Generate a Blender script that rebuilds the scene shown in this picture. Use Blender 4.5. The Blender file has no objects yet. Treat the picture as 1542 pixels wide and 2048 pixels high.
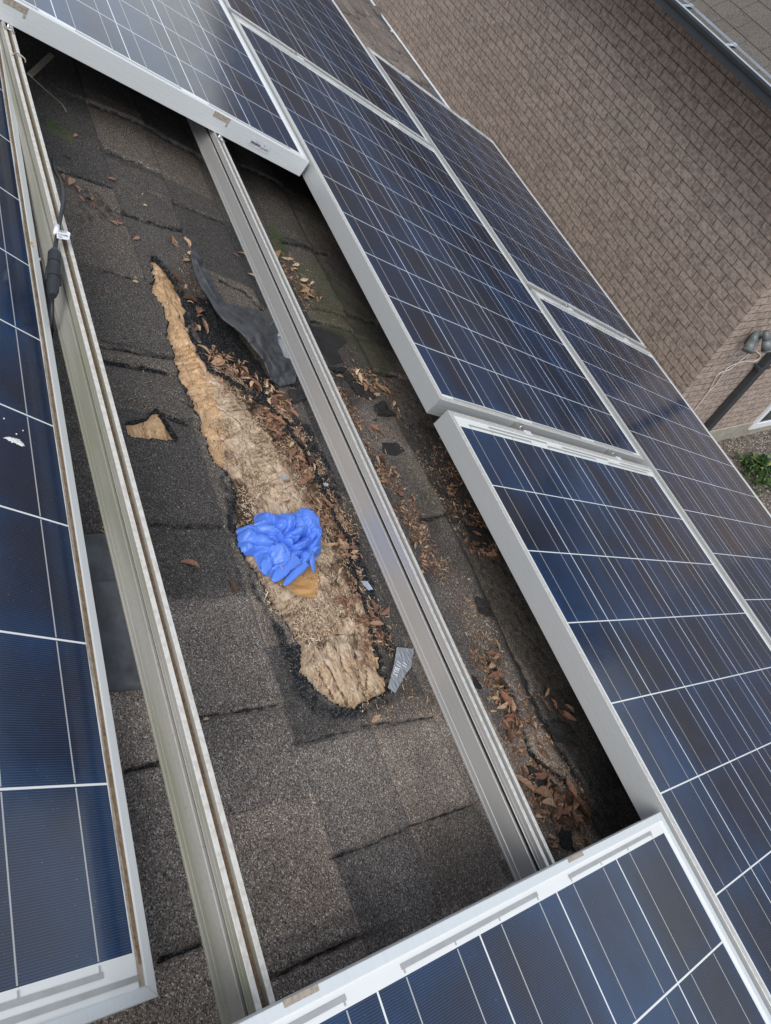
import bpy, math, random
import numpy as np
from mathutils import Matrix, Vector
random.seed(7); rng = np.random.default_rng(7)
sc = bpy.context.scene; COL = sc.collection

# ---------------------------------------------------------------- camera
# roof frame: u along the eaves, v down the slope, w depth below the camera (metres)
TH = math.radians(28.2); C_, S_ = math.cos(TH), math.sin(TH)
H = 5.43                       # camera height above the ground
R = np.array([[-0.36848012, 0.6956215, -0.61671155],
              [-0.81335154, 0.08003056, 0.5762416],
              [0.45020181, 0.71393686, 0.53629515]])   # rows: camera right, down, forward in (u,v,w)
F = 1457.6
def wd(u, v, w): return Vector((u, -v*C_ + w*S_, H - v*S_ - w*C_))
def wdir(d): return Vector((d[0], -d[1]*C_ + d[2]*S_, -d[1]*S_ - d[2]*C_))
cam = bpy.data.cameras.new('camera'); co = bpy.data.objects.new('camera', cam); COL.objects.link(co)
r_, d_, f_ = wdir(R[0]), wdir(R[1]), wdir(R[2])
co.matrix_world = Matrix(((r_.x, -d_.x, -f_.x, 0), (r_.y, -d_.y, -f_.y, 0), (r_.z, -d_.z, -f_.z, H), (0, 0, 0, 1)))
cam.sensor_fit = 'VERTICAL'; cam.sensor_height = 24; cam.lens = 24*F/2048
cam.clip_start = 0.02; cam.clip_end = 1000
sc.camera = co

# ---------------------------------------------------------------- sky, sun, exposure
SUN_EL, SUN_ROT = 58, 312
world = bpy.data.worlds.new('World'); sc.world = world; world.use_nodes = True
wn = world.node_tree; wn.nodes.clear()
out = wn.nodes.new('ShaderNodeOutputWorld'); bg = wn.nodes.new('ShaderNodeBackground')
sky = wn.nodes.new('ShaderNodeTexSky'); sky.sky_type = 'NISHITA'; sky.sun_disc = False
sky.sun_elevation = math.radians(SUN_EL); sky.sun_rotation = math.radians(SUN_ROT)
hs = wn.nodes.new('ShaderNodeHueSaturation'); hs.inputs['Saturation'].default_value = 0.30
tc = wn.nodes.new('ShaderNodeTexCoord'); cn = wn.nodes.new('ShaderNodeTexNoise')
cn.inputs['Scale'].default_value = 2.2; cn.inputs['Detail'].default_value = 4
cr = wn.nodes.new('ShaderNodeValToRGB'); cr.color_ramp.elements[0].position = .38; cr.color_ramp.elements[1].position = .68
cr.color_ramp.elements[0].color = (0.62, 0.66, 0.74, 1); cr.color_ramp.elements[1].color = (1.18, 1.17, 1.15, 1)
mx = wn.nodes.new('ShaderNodeMix'); mx.data_type = 'RGBA'; mx.blend_type = 'MULTIPLY'; mx.inputs[0].default_value = 1
wn.links.new(tc.outputs['Generated'], cn.inputs['Vector']); wn.links.new(cn.outputs[0], cr.inputs[0])
wn.links.new(sky.outputs[0], hs.inputs['Color']); wn.links.new(hs.outputs[0], mx.inputs[6]); wn.links.new(cr.outputs[0], mx.inputs[7])
wn.links.new(mx.outputs[2], bg.inputs[0]); bg.inputs[1].default_value = 0.13
wn.links.new(bg.outputs[0], out.inputs[0])
sun = bpy.data.lights.new('sun', 'SUN'); sun.energy = 1.1; sun.angle = math.radians(32); sun.color = (1, .97, .92)
so = bpy.data.objects.new('sun', sun); COL.objects.link(so)
az = math.radians(SUN_ROT); sd = Vector((math.sin(az)*math.cos(math.radians(SUN_EL)), math.cos(az)*math.cos(math.radians(SUN_EL)), math.sin(math.radians(SUN_EL))))
so.rotation_euler = sd.to_track_quat('Z', 'Y').to_euler(); so.location = (0, 0, 12)
sc.view_settings.view_transform = 'Standard'; sc.view_settings.look = 'None'
sc.view_settings.exposure = 0.9; sc.view_settings.gamma = 1

# ---------------------------------------------------------------- helpers
AX = Matrix(((1, 0, 0, 0), (0, C_, -S_, 0), (0, S_, C_, H), (0, 0, 0, 1)))   # local (u, -v, -w) -> world
ROOF = .795
def at(x, y, w=ROOF):            # a point of the roof seen at this place of the photograph -> (u, v)
    r = R.T @ np.array([x-771., y-1024., F]); r = r/r[2]*w
    return float(r[0]), float(r[1])
def to_px(U, V, W):
    P = np.stack([U, V, W], -1) @ R.T
    return 771+F*P[..., 0]/P[..., 2], 1024+F*P[..., 1]/P[..., 2]
def M4(rows): return Matrix(rows)
def place(u, v, w, rx=0, ry=0, rz=0):
    from mathutils import Euler
    return AX @ Matrix.Translation((u, -v, -w)) @ Euler((rx, ry, rz)).to_matrix().to_4x4()
def tag(o, label=None, cat=None, group=None, kind=None):
    if label: o['label'] = label
    if cat: o['category'] = cat
    if group: o['group'] = group
    if kind: o['kind'] = kind
    return o
def empty(name, mat=Matrix()):
    o = bpy.data.objects.new(name, None); COL.objects.link(o); o.matrix_world = mat; o.empty_display_size = .05
    return o
class MB:
    def __init__(s): s.v = []; s.f = []; s.mi = []
    def add(s, vs, fs, mi=0):
        b = len(s.v); s.v += [tuple(p) for p in vs]; s.f += [tuple(b+i for i in f) for f in fs]; s.mi += [mi]*len(fs)
    def box(s, x0, x1, y0, y1, z0, z1, mi=0, m=None):
        vs = [(x, y, z) for z in (z0, z1) for y in (y0, y1) for x in (x0, x1)]
        if m is not None: vs = [m @ Vector(p) for p in vs]
        s.add(vs, [(0, 2, 3, 1), (4, 5, 7, 6), (0, 1, 5, 4), (2, 6, 7, 3), (0, 4, 6, 2), (1, 3, 7, 5)], mi)
    def cyl(s, p, q, r, n=10, r2=None, mi=0, cap=True):
        p, q = Vector(p), Vector(q); d = (q-p).normalized(); a = d.orthogonal().normalized(); b = d.cross(a)
        r2 = r if r2 is None else r2; vs = []
        for c, rr in ((p, r), (q, r2)):
            vs += [c + a*math.cos(2*math.pi*i/n)*rr + b*math.sin(2*math.pi*i/n)*rr for i in range(n)]
        fs = [(i, (i+1) % n, n+(i+1) % n, n+i) for i in range(n)]
        if cap: fs += [tuple(range(n))[::-1], tuple(range(n, 2*n))]
        s.add(vs, fs, mi)
    def tube(s, pts, r, n=8, mi=0):
        pts = [Vector(p) for p in pts]; rings = []
        a = None
        for i, p in enumerate(pts):
            d = (pts[min(i+1, len(pts)-1)]-pts[max(i-1, 0)]).normalized()
            a = (d.orthogonal() if a is None else (a-d*a.dot(d))).normalized(); b = d.cross(a)
            rings += [p + a*math.cos(2*math.pi*k/n)*r + b*math.sin(2*math.pi*k/n)*r for k in range(n)]
        fs = [(i*n+k, i*n+(k+1) % n, (i+1)*n+(k+1) % n, (i+1)*n+k) for i in range(len(pts)-1) for k in range(n)]
        fs += [tuple(range(n))[::-1], tuple(range((len(pts)-1)*n, len(pts)*n))]
        s.add(rings, fs, mi)
    def build(s, name, mats, parent=None, mat=None, smooth=False, bevel=0):
        me = bpy.data.meshes.new(name); me.from_pydata(s.v, [], s.f)
        for m in (mats if isinstance(mats, (list, tuple)) else [mats]): me.materials.append(m)
        me.polygons.foreach_set('material_index', s.mi)
        me.polygons.foreach_set('use_smooth', [smooth]*len(s.f)); me.update()
        o = bpy.data.objects.new(name, me); COL.objects.link(o)
        if mat is not None: o.matrix_world = mat
        if parent is not None: o.parent = parent
        if bevel:
            b = o.modifiers.new('bevel', 'BEVEL'); b.width = bevel; b.segments = 2; b.limit_method = 'ANGLE'
        return o
def smoothpts(pts, n=8):
    pts = [Vector(p) for p in pts]; o = []
    for i in range(len(pts)-1):
        p0, p1, p2, p3 = pts[max(i-1, 0)], pts[i], pts[i+1], pts[min(i+2, len(pts)-1)]
        for k in range(n):
            t = k/n
            o.append(.5*((2*p1)+(p2-p0)*t+(2*p0-5*p1+4*p2-p3)*t*t+(3*p1-p0-3*p2+p3)*t**3))
    o.append(pts[-1]); return o
_perm = {}
def vn(x, y, seed=0):             # value noise, 0..1
    if seed not in _perm: _perm[seed] = np.random.default_rng(1000+seed).random((256, 256))
    T = _perm[seed]; xi = np.floor(x).astype(int); yi = np.floor(y).astype(int); fx = x-xi; fy = y-yi
    fx = fx*fx*(3-2*fx); fy = fy*fy*(3-2*fy); a = T[xi & 255, yi & 255]; b = T[(xi+1) & 255, yi & 255]; c = T[xi & 255, (yi+1) & 255]; d = T[(xi+1) & 255, (yi+1) & 255]
    return (a*(1-fx)+b*fx)*(1-fy)+(c*(1-fx)+d*fx)*fy
def fbm(x, y, seed=0, n=4):
    s = 0; a = .5; t = 0
    for i in range(n): s = s+a*vn(x*2**i, y*2**i, seed+i); t += a; a *= .5
    return s/t
def seg_dist(X, Y, pts, closed=False):   # distance to polyline and signed side of the nearest segment
    P = np.array(pts, float); n = len(P); best = np.full(X.shape, 1e9); side = np.zeros(X.shape)
    for i in range(n if closed else n-1):
        a = P[i]; b = P[(i+1) % n]; d = b-a; L = d@d+1e-12
        t = np.clip(((X-a[0])*d[0]+(Y-a[1])*d[1])/L, 0, 1)
        qx = X-(a[0]+t*d[0]); qy = Y-(a[1]+t*d[1]); q = np.hypot(qx, qy); m = q < best
        best = np.where(m, q, best); side = np.where(m, np.sign(d[0]*qy-d[1]*qx), side)
    return best, side
def inside(X, Y, pts):
    P = np.array(pts, float); r = np.zeros(X.shape, bool); n = len(P)
    for i in range(n):
        x1, y1 = P[i]; x2, y2 = P[(i+1) % n]
        if y1 == y2: continue
        c = ((y1 > Y) != (y2 > Y)) & (X < (x2-x1)*(Y-y1)/(y2-y1)+x1); r ^= c
    return r
def sdf(X, Y, pts):               # negative inside
    d, _ = seg_dist(X, Y, pts, True); return np.where(inside(X, Y, pts), -d, d)
def sstep(x, a, b):
    t = np.clip((x-a)/(b-a), 0, 1); return t*t*(3-2*t)
def grid_mesh(name, X, Y, Z, keep, mats, parent, attrs=None, mat=None, smooth=True):
    nu, nv = X.shape; idx = np.arange(nu*nv).reshape(nu, nv)
    q = np.stack([idx[:-1, :-1], idx[1:, :-1], idx[1:, 1:], idx[:-1, 1:]], -1)[keep]
    used = np.zeros(nu*nv, bool); used[q.ravel()] = True; new = np.cumsum(used)-1
    co_ = np.stack([X.ravel(), Y.ravel(), Z.ravel()], 1)[used]; q = new[q][:, ::-1]
    me = bpy.data.meshes.new(name); me.vertices.add(len(co_)); me.vertices.foreach_set('co', co_.astype(np.float32).ravel())
    me.loops.add(q.size); me.loops.foreach_set('vertex_index', q.ravel().astype(np.int32))
    me.polygons.add(len(q)); me.polygons.foreach_set('loop_start', np.arange(0, q.size, 4, dtype=np.int32))
    me.polygons.foreach_set('loop_total', np.full(len(q), 4, np.int32))
    me.update(calc_edges=True); me.validate()
    me.polygons.foreach_set('use_smooth', [smooth]*len(me.polygons))
    for k, a in (attrs or {}).items():
        at_ = me.attributes.new(k, 'FLOAT', 'POINT'); at_.data.foreach_set('value', a.ravel()[used].astype(np.float32))
    for m in mats: me.materials.append(m)
    o = bpy.data.objects.new(name, me); COL.objects.link(o)
    if mat is not None: o.matrix_world = mat
    if parent is not None: o.parent = parent
    return o

# ---------------------------------------------------------------- node helpers
class NT:
    def __init__(s, name, rough=.6, metal=0., spec=.5):
        s.m = bpy.data.materials.new(name); s.m.use_nodes = True; s.t = s.m.node_tree; s.t.nodes.clear()
        s.o = s.n('OutputMaterial'); s.b = s.n('BsdfPrincipled'); s.t.links.new(s.b.outputs[0], s.o.inputs[0])
        s.b.inputs['Roughness'].default_value = rough; s.b.inputs['Metallic'].default_value = metal
        s.b.inputs['Specular IOR Level'].default_value = spec
    def n(s, k): return s.t.nodes.new('ShaderNode'+k)
    def l(s, a, b):
        if isinstance(a, (int, float)): b.default_value = a
        elif isinstance(a, (tuple, list)): b.default_value = tuple(a)+((1,) if len(a) == 3 and len(b.default_value) == 4 else ())
        else: s.t.links.new(a, b)
    def coord(s, k='Object'): return s.n('TexCoord').outputs[k]
    def mapv(s, v, scale=(1, 1, 1), rot=(0, 0, 0), loc=(0, 0, 0)):
        m = s.n('Mapping'); s.l(v, m.inputs[0]); m.inputs['Scale'].default_value = scale; m.inputs['Rotation'].default_value = rot; m.inputs['Location'].default_value = loc
        return m.outputs[0]
    def sep(s, v): x = s.n('SeparateXYZ'); s.l(v, x.inputs[0]); return x.outputs
    def comb(s, x, y, z=0.): c = s.n('CombineXYZ'); s.l(x, c.inputs[0]); s.l(y, c.inputs[1]); s.l(z, c.inputs[2]); return c.outputs[0]
    def math(s, op, a, b=0., c=0.):
        m = s.n('Math'); m.operation = op; s.l(a, m.inputs[0]); s.l(b, m.inputs[1]); s.l(c, m.inputs[2]); return m.outputs[0]
    def noise(s, v, scale, detail=3, rough=.5, col=False):
        x = s.n('TexNoise'); s.l(v, x.inputs['Vector']); x.inputs['Scale'].default_value = scale; x.inputs['Detail'].default_value = detail; x.inputs['Roughness'].default_value = rough
        return x.outputs[1 if col else 0]
    def voro(s, v, scale, feat='F1', out=1):
        x = s.n('TexVoronoi'); x.feature = feat; s.l(v, x.inputs['Vector']); x.inputs['Scale'].default_value = scale; return x.outputs[out]
    def ramp(s, f, *st):
        r = s.n('ValToRGB'); s.l(f, r.inputs[0]); e = r.color_ramp.elements
        while len(e) < len(st): e.new(.5)
        for i, (p, c) in enumerate(st):
            e[i].position = p; c = (c, c, c) if isinstance(c, (int, float)) else c; e[i].color = tuple(c)+(1,)
        return r.outputs[0]
    def mix(s, f, a, b, mode='MIX'):
        m = s.n('Mix'); m.data_type = 'RGBA'; m.blend_type = mode; s.l(f, m.inputs[0]); s.l(a, m.inputs[6]); s.l(b, m.inputs[7]); return m.outputs[2]
    def attr(s, name): a = s.n('Attribute'); a.attribute_name = name; return a.outputs['Fac']
    def color(s, c): s.l(c, s.b.inputs['Base Color'])
    def rough(s, c): s.l(c, s.b.inputs['Roughness'])
    def bump(s, h, strength=.5, dist=.001):
        b = s.n('Bump'); s.l(h, b.inputs['Height']); b.inputs['Strength'].default_value = strength; b.inputs['Distance'].default_value = dist
        s.t.links.new(b.outputs[0], s.b.inputs['Normal'])
    def rand(s): return s.n('ObjectInfo').outputs['Random']

def shingle_mat(name, tint=(1, 1, 1)):
    t = NT(name, rough=.92, spec=.25); v = t.coord()
    g = t.voro(v, 760, out=1); gs = t.sep(g)
    gran = t.ramp(gs[0], (0, (.045, .040, .036)), (.25, (.12, .10, .085)), (.45, (.195, .155, .125)), (.64, (.245, .222, .195)), (.82, (.265, .195, .15)), (.93, (.42, .395, .36)), (1, (.62, .59, .55)))
    big = t.noise(v, 6, 5, .6); gran = t.mix(t.math('MULTIPLY', t.ramp(big, (.40, 0), (.62, 1)), .55), gran, t.mix(1., gran, (.42, .43, .46), 'MULTIPLY'), 'MIX')
    if tint != (1, 1, 1): gran = t.mix(1., gran, tint, 'MULTIPLY')
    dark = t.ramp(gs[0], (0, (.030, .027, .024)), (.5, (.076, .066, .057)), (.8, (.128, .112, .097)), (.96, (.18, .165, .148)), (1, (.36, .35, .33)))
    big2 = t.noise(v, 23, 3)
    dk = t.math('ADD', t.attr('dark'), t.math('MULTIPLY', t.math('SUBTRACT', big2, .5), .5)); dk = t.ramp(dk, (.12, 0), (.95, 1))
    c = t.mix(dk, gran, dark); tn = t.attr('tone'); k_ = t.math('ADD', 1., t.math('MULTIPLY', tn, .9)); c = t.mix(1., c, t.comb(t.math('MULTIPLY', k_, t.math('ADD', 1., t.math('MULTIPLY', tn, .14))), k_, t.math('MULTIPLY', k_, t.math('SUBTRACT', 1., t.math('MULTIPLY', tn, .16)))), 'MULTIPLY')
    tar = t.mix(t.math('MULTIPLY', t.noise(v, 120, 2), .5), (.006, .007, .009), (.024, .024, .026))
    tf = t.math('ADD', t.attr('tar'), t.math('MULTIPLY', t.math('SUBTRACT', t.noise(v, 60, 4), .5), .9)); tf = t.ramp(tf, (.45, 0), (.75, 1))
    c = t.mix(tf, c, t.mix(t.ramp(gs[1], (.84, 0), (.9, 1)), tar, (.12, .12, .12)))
    bare = t.ramp(t.math('ADD', t.attr('bare'), t.math('MULTIPLY', t.math('SUBTRACT', t.noise(v, 90, 3), .5), .25)), (.42, 0), (.5, 1))
    c = t.mix(bare, c, t.mix(t.noise(v, 45, 3), (.022, .022, .023), (.05, .048, .046)))
    mo = t.ramp(t.math('ADD', t.attr('moss'), t.math('MULTIPLY', t.math('SUBTRACT', t.noise(v, 70, 4, .65), .5), 1.3)), (.45, 0), (.95, 1))
    c = t.mix(t.math('MULTIPLY', mo, .6), c, t.mix(t.noise(v, 420, 2), (.022, .030, .012), (.15, .16, .075)))
    t.color(c)
    h = t.math('MULTIPLY', gs[0], t.math('SUBTRACT', 1., t.math('MULTIPLY', bare, .9)))
    t.bump(t.math('ADD', h, t.math('MULTIPLY', t.voro(v, 760, out=0), -1.2)), .5, .0010)
    return t.m
def metal_mat(name, base=(.62, .64, .65), rough=.42, metal=.75, dirt=.0, dirtcol=(.30, .25, .18), streak=(3, 160, 160), green=0., lips=0.):
    t = NT(name, rough=rough, metal=metal); v = t.coord()
    st = t.noise(t.mapv(v, streak), 1.5, 4, .6)
    c = t.mix(t.math('MULTIPLY', t.ramp(st, (.3, 0), (.7, 1)), .22), base, tuple(x*.72 for x in base))
    if dirt:
        d = t.ramp(t.noise(t.mapv(v, (4, 30, 30)), 2.2, 6, .65), (.45, 0), (.75, 1)); c = t.mix(t.math('MULTIPLY', d, dirt), c, dirtcol)
        f = t.ramp(t.noise(v, 170, 3, .7), (.56, 0), (.68, 1)); c = t.mix(t.math('MULTIPLY', f, dirt*.55), c, (.16, .13, .09))
    if green:
        g = t.ramp(t.noise(t.mapv(v, (1.4, 14, 14)), 2.0, 3), (.4, 0), (.62, 1)); c = t.mix(t.math('MULTIPLY', g, green), c, (.17, .18, .10))
    if lips:
        z_ = t.sep(v)[2]; top = t.math('GREATER_THAN', z_, -.0012); c = t.mix(t.math('MULTIPLY', top, lips), c, t.mix(t.ramp(t.noise(v, 130, 4), (.42, 0), (.62, 1)), (.74, .72, .67), (.60, .56, .49)))
    t.color(c); t.rough(t.math('ADD', t.math('MULTIPLY', st, .18), rough-.09)); t.bump(st, .06, .0005)
    return t.m
def plain(name, c, rough=.6, metal=0., var=.25, scale=60, spec=.5, bump=0., coat=0.):
    t = NT(name, rough=rough, metal=metal, spec=spec); v = t.coord(); n = t.noise(v, scale, 4, .6)
    t.color(t.mix(t.ramp(n, (.3, 0), (.7, 1)), tuple(x*(1-var) for x in c), tuple(min(1, x*(1+var)) for x in c)))
    if bump: t.bump(n, bump, .001)
    if coat: t.b.inputs['Coat Weight'].default_value = coat; t.b.inputs['Coat Roughness'].default_value = .05
    return t.m

# solar laminate: object coordinates start at the corner of the cell field
P_ = .158
def laminate_mat(name):
    t = NT(name, rough=.12); v = t.coord(); x, y, z = t.sep(v)
    cx = t.math('DIVIDE', x, P_); cy = t.math('DIVIDE', y, -P_)
    fx = t.math('FRACT', cx); fy = t.math('FRACT', cy); ix = t.math('FLOOR', cx); iy = t.math('FLOOR', cy)
    def inb(a, n): return t.math('MULTIPLY', t.math('GREATER_THAN', a, 0.), t.math('LESS_THAN', a, float(n)))
    field = t.math('MULTIPLY', inb(cx, 10), inb(cy, 6))
    g = .0075
    def edge(f): return t.math('LESS_THAN', t.math('ABSOLUTE', t.math('SUBTRACT', f, .5)), .5-g)
    cell = t.math('MULTIPLY', t.math('MULTIPLY', edge(fx), edge(fy)), field)
    b = t.math('ABSOLUTE', t.math('SUBTRACT', t.math('ABSOLUTE', t.math('SUBTRACT', fy, .5)), .25))
    bus = t.math('LESS_THAN', b, .0052)
    bus = t.math('MULTIPLY', bus, t.math('LESS_THAN', t.math('ABSOLUTE', t.math('SUBTRACT', fx, .5)), .485))
    wn_ = t.n('TexWhiteNoise'); wn_.noise_dimensions = '3D'; t.l(t.comb(ix, iy, t.math('MULTIPLY', t.rand(), 37.)), wn_.inputs['Vector']); rc = wn_.outputs[0]
    # crystalline shimmer inside the silicon and blotchy anti-reflection coating
    cry = t.voro(v, 95, out=1); cs = t.sep(cry)
    lo = t.noise(t.mapv(t.comb(t.math('ADD', x, t.math('MULTIPLY', t.rand(), 31.)), y, z), (3.2, 7, 1)), 1.0, 2)
    m = t.math('ADD', t.math('MULTIPLY', rc, .13), t.math('ADD', t.math('MULTIPLY', lo, .85), t.math('MULTIPLY', cs[0], .06)))
    # cells are bluer towards the rim
    rim = t.math('MAXIMUM', t.math('ABSOLUTE', t.math('SUBTRACT', fx, .5)), t.math('ABSOLUTE', t.math('SUBTRACT', fy, .5)))
    m = t.math('ADD', m, t.math('MULTIPLY', t.ramp(rim, (.30, 0), (.5, 1)), .13))
    si = t.ramp(m, (.30, (.017, .015, .021)), (.45, (.014, .019, .037)), (.58, (.012, .027, .064)), (.80, (.013, .042, .106)))
    fin = t.math('SINE', t.math('MULTIPLY', x, 2*math.pi/.0024))
    fin = t.ramp(fin, (.45, 0), (.95, 1))
    si = t.mix(t.math('MULTIPLY', fin, .16), si, (.20, .24, .32))
    c = t.mix(t.math('MULTIPLY', bus, cell), si, (.43, .43, .42))
    back = t.mix(t.noise(v, 14, 3), (.74, .76, .74), (.82, .83, .80))
    c = t.mix(cell, back, c)
    dust = t.ramp(t.noise(v, 420, 2, .5), (.715, 0), (.74, 1)); c = t.mix(t.math('MULTIPLY', dust, .30), c, (.45, .40, .33))
    t.color(c); t.rough(t.math('ADD', .07, t.math('MULTIPLY', t.noise(v, 30, 3), .12)))
    t.b.inputs['IOR'].default_value = 1.5
    return t.m

MAT = dict(
    shingle=shingle_mat('asphalt_shingle'),
    shingle_far=shingle_mat('asphalt_shingle_pale', (1.02, .98, .95)),
    frame=metal_mat('anodised_frame', (.53, .545, .545), .46, .45, lips=.75),
    frame_white=metal_mat('painted_frame', (.74, .77, .77), .5, .25),
    rail_old=metal_mat('weathered_rail', (.40, .39, .355), .6, .12, .5, (.40, .35, .26), green=.5, lips=.85),
    rail_new=metal_mat('clean_rail', (.52, .515, .50), .38, .42, .10, lips=.9),
    steel=metal_mat('stainless', (.62, .61, .59), .3, .95),
    lam=laminate_mat('solar_laminate'),
    ribbon=plain('tinned_ribbon', (.42, .43, .42), .35, .3, .08),
    dirt=plain('brown_dirt', (.22, .15, .09), .95, 0, .45, 260, .2, .4),
    grime=plain('grey_grime', (.36, .31, .25), .9, 0, .3, 200, .2),
    black=plain('black_plastic', (.022, .024, .028), .48, 0, .3, 90),
    rubber=plain('rubber_sheet', (.060, .063, .067), .6, 0, .5, 30, .5, .35),
    white=plain('white_paper', (.80, .82, .84), .6, 0, .04),
    sticker=plain('silver_sticker', (.60, .62, .65), .45, 0, .04),
    ink=plain('black_ink', (.02, .02, .025), .7, 0, .05),
    inkgrey=plain('grey_ink', (.18, .18, .2), .7, 0, .05),
    dropping=plain('bird_dropping', (.82, .82, .78), .8, 0, .1, 300),
    palegran=plain('pale_granules', (.42, .44, .45), .9, 0, .3, 500, .2, .5),
    soot=plain('black_grit', (.035, .028, .022), .95, 0, .5, 300, .2),  # darkens rail recesses: grit in the slots, painted shade in the side grooves
    chunk=plain('black_felt', (.036, .035, .035), .9, 0, .6, 240, .2, .6),
    wire=plain('white_wire', (.62, .56, .52), .6, 0, .15),
    twine=plain('dry_twine', (.20, .17, .12), .8, 0, .3, 400),
    pvc=plain('white_vinyl', (.80, .82, .84), .35, 0, .04),
    glassd=plain('window_glass', (.03, .04, .045), .06, 0, .1),
    concrete=plain('concrete', (.36, .33, .27), .9, 0, .18, 9, .2, .3),
    grey=plain('grey_metal', (.16, .18, .18), .5, .2, .25, 25),
    pipe=plain('dark_grey_pipe', (.045, .05, .055), .4, 0, .12, 8),
    gut=plain('grey_gutter', (.40, .45, .50), .4, .15, .12, 5),
    gutd=plain('dark_gutter', (.075, .085, .095), .45, .1, .1, 5),
    gutw=plain('white_gutter', (.62, .62, .6), .45, .1, .12, 12),
)
# ================================================================= structure
g = MB(); g.box(-90, 90, -90, 90, -.3, 0)
t = NT('gravel', .95, spec=.2); v = t.coord(); st = t.voro(v, 48, out=1); s3 = t.sep(st)
c = t.ramp(s3[0], (0, (.10, .085, .075)), (.4, (.20, .17, .155)), (.75, (.31, .275, .25)), (1, (.50, .47, .44)))
c = t.mix(t.ramp(t.voro(v, 48, out=0), (.3, 0), (.75, 1)), c, (.07, .06, .05)); c = t.mix(t.math('MULTIPLY', t.noise(v, 3, 4), .35), c, (.20, .16, .12)); t.color(c)
t.bump(t.math('MULTIPLY', t.voro(v, 48, out=0), -1.), 1, .012)
tag(g.build('ground', t.m), kind='structure')

# ---- neighbour house --------------------------------------------------------
OW, UC, FT = 5.38, 2.989, H-5.19    # outward distance of the wall, its corner along u, top of the foundation
def wz(u, O, z): return (u, -O, z)
def brick_mat(name, swz):
    t = NT(name, .9, spec=.25); v = t.coord(); x, y, z = t.sep(v)
    vec = t.comb(x if swz == 0 else y, z); vec = t.mapv(vec, loc=(.11, (H-.59290*OW) % .0889, 0))
    b = t.n('TexBrick'); t.l(vec, b.inputs['Vector']); b.inputs['Scale'].default_value = 1; b.offset = .5
    b.inputs['Brick Width'].default_value = .2685; b.inputs['Row Height'].default_value = .0889
    b.inputs['Mortar Size'].default_value = .0045; b.inputs['Mortar Smooth'].default_value = .25; b.inputs['Bias'].default_value = 0
    b.inputs['Color1'].default_value = (.50, .395, .325, 1); b.inputs['Color2'].default_value = (.42, .34, .285, 1); b.inputs['Mortar'].default_value = (.175, .155, .13, 1)
    mott = t.noise(v, 30, 5, .62); c = t.mix(t.ramp(mott, (.42, 0), (.56, .95)), t.mix(1., b.outputs[0], (.62, .61, .62), 'MULTIPLY'), b.outputs[0])
    pale = t.ramp(t.noise(v, 17, 3, .5), (.60, 0), (.72, 1)); c = t.mix(t.math('MULTIPLY', pale, t.math('MULTIPLY', t.math('SUBTRACT', 1., b.outputs[1]), .5)), c, (.52, .43, .36))
    vein = t.ramp(t.voro(t.mix(.18, v, t.noise(v, 22, 3, .5, True)), 26, 'DISTANCE_TO_EDGE', 0), (0, 1), (.035, 0)); c = t.mix(t.math('MULTIPLY', vein, .22), c, (.09, .075, .06))
    t.color(c); h = t.math('ADD', t.math('MULTIPLY', b.outputs[1], -1.), t.math('MULTIPLY', mott, .35)); t.bump(h, .9, .007)
    return t.m
bm0, bm1 = brick_mat('brick_front', 0), brick_mat('brick_return', 1)
nh = empty('neighbour_house', Matrix.Translation((6, -OW, 0)))
tag(nh, 'brown brick house next door with grey gutter and brown shingled roof', 'house')
def nbuild(mb, name, mats, parent=nh, smooth=False, bevel=0):
    o = mb.build(name, mats, None, None, smooth, bevel); o.parent = parent; o.matrix_parent_inverse = parent.matrix_world.inverted(); return o
ztop = H-1.95
m = MB(); e = 14.
m.add([wz(UC, OW, FT), wz(e, OW, FT), wz(e, OW, ztop), wz(UC, OW, ztop)], [(0, 3, 2, 1)], 0)
m.add([wz(UC, OW, FT), wz(UC, 14, FT), wz(UC, 14, ztop), wz(UC, OW, ztop)], [(0, 1, 2, 3)], 1)
m.add([wz(e, OW, FT), wz(e, 14, FT), wz(e, 14, ztop), wz(e, OW, ztop), wz(UC, 14, FT), wz(UC, 14, ztop)], [(0, 3, 2, 1), (1, 2, 5, 4)], 0)
nbuild(m, 'brick_wall', [bm0, bm1])
m = MB(); m.box(UC-.012, e+.01, -14.01, -OW+.012, -.2, FT); nbuild(m, 'foundation', MAT['concrete'], bevel=.006)
# basement window in the side wall
wf = MB(); x0 = UC-.03
O0, O1, z0, z1 = 7.02, 7.95, H-5.31, H-4.83
wf.box(x0, UC+.05, -O0-.06, -O0, z0, z1); wf.box(x0, UC+.05, -O1, -O1+.06, z0, z1); wf.box(x0, UC+.05, -O1+.06, -O0-.06, z0, z0+.10); wf.box(x0, UC+.05, -O1+.06, -O0-.06, z1-.06, z1)
wo = nbuild(wf, 'window', MAT['pvc'], bevel=.004)
gl = MB(); gl.box(UC-.016, UC+.0, -O1+.06, -O0-.06, z0+.10, z1-.06); nbuild(gl, 'pane', MAT['glassd'], wo)
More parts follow.
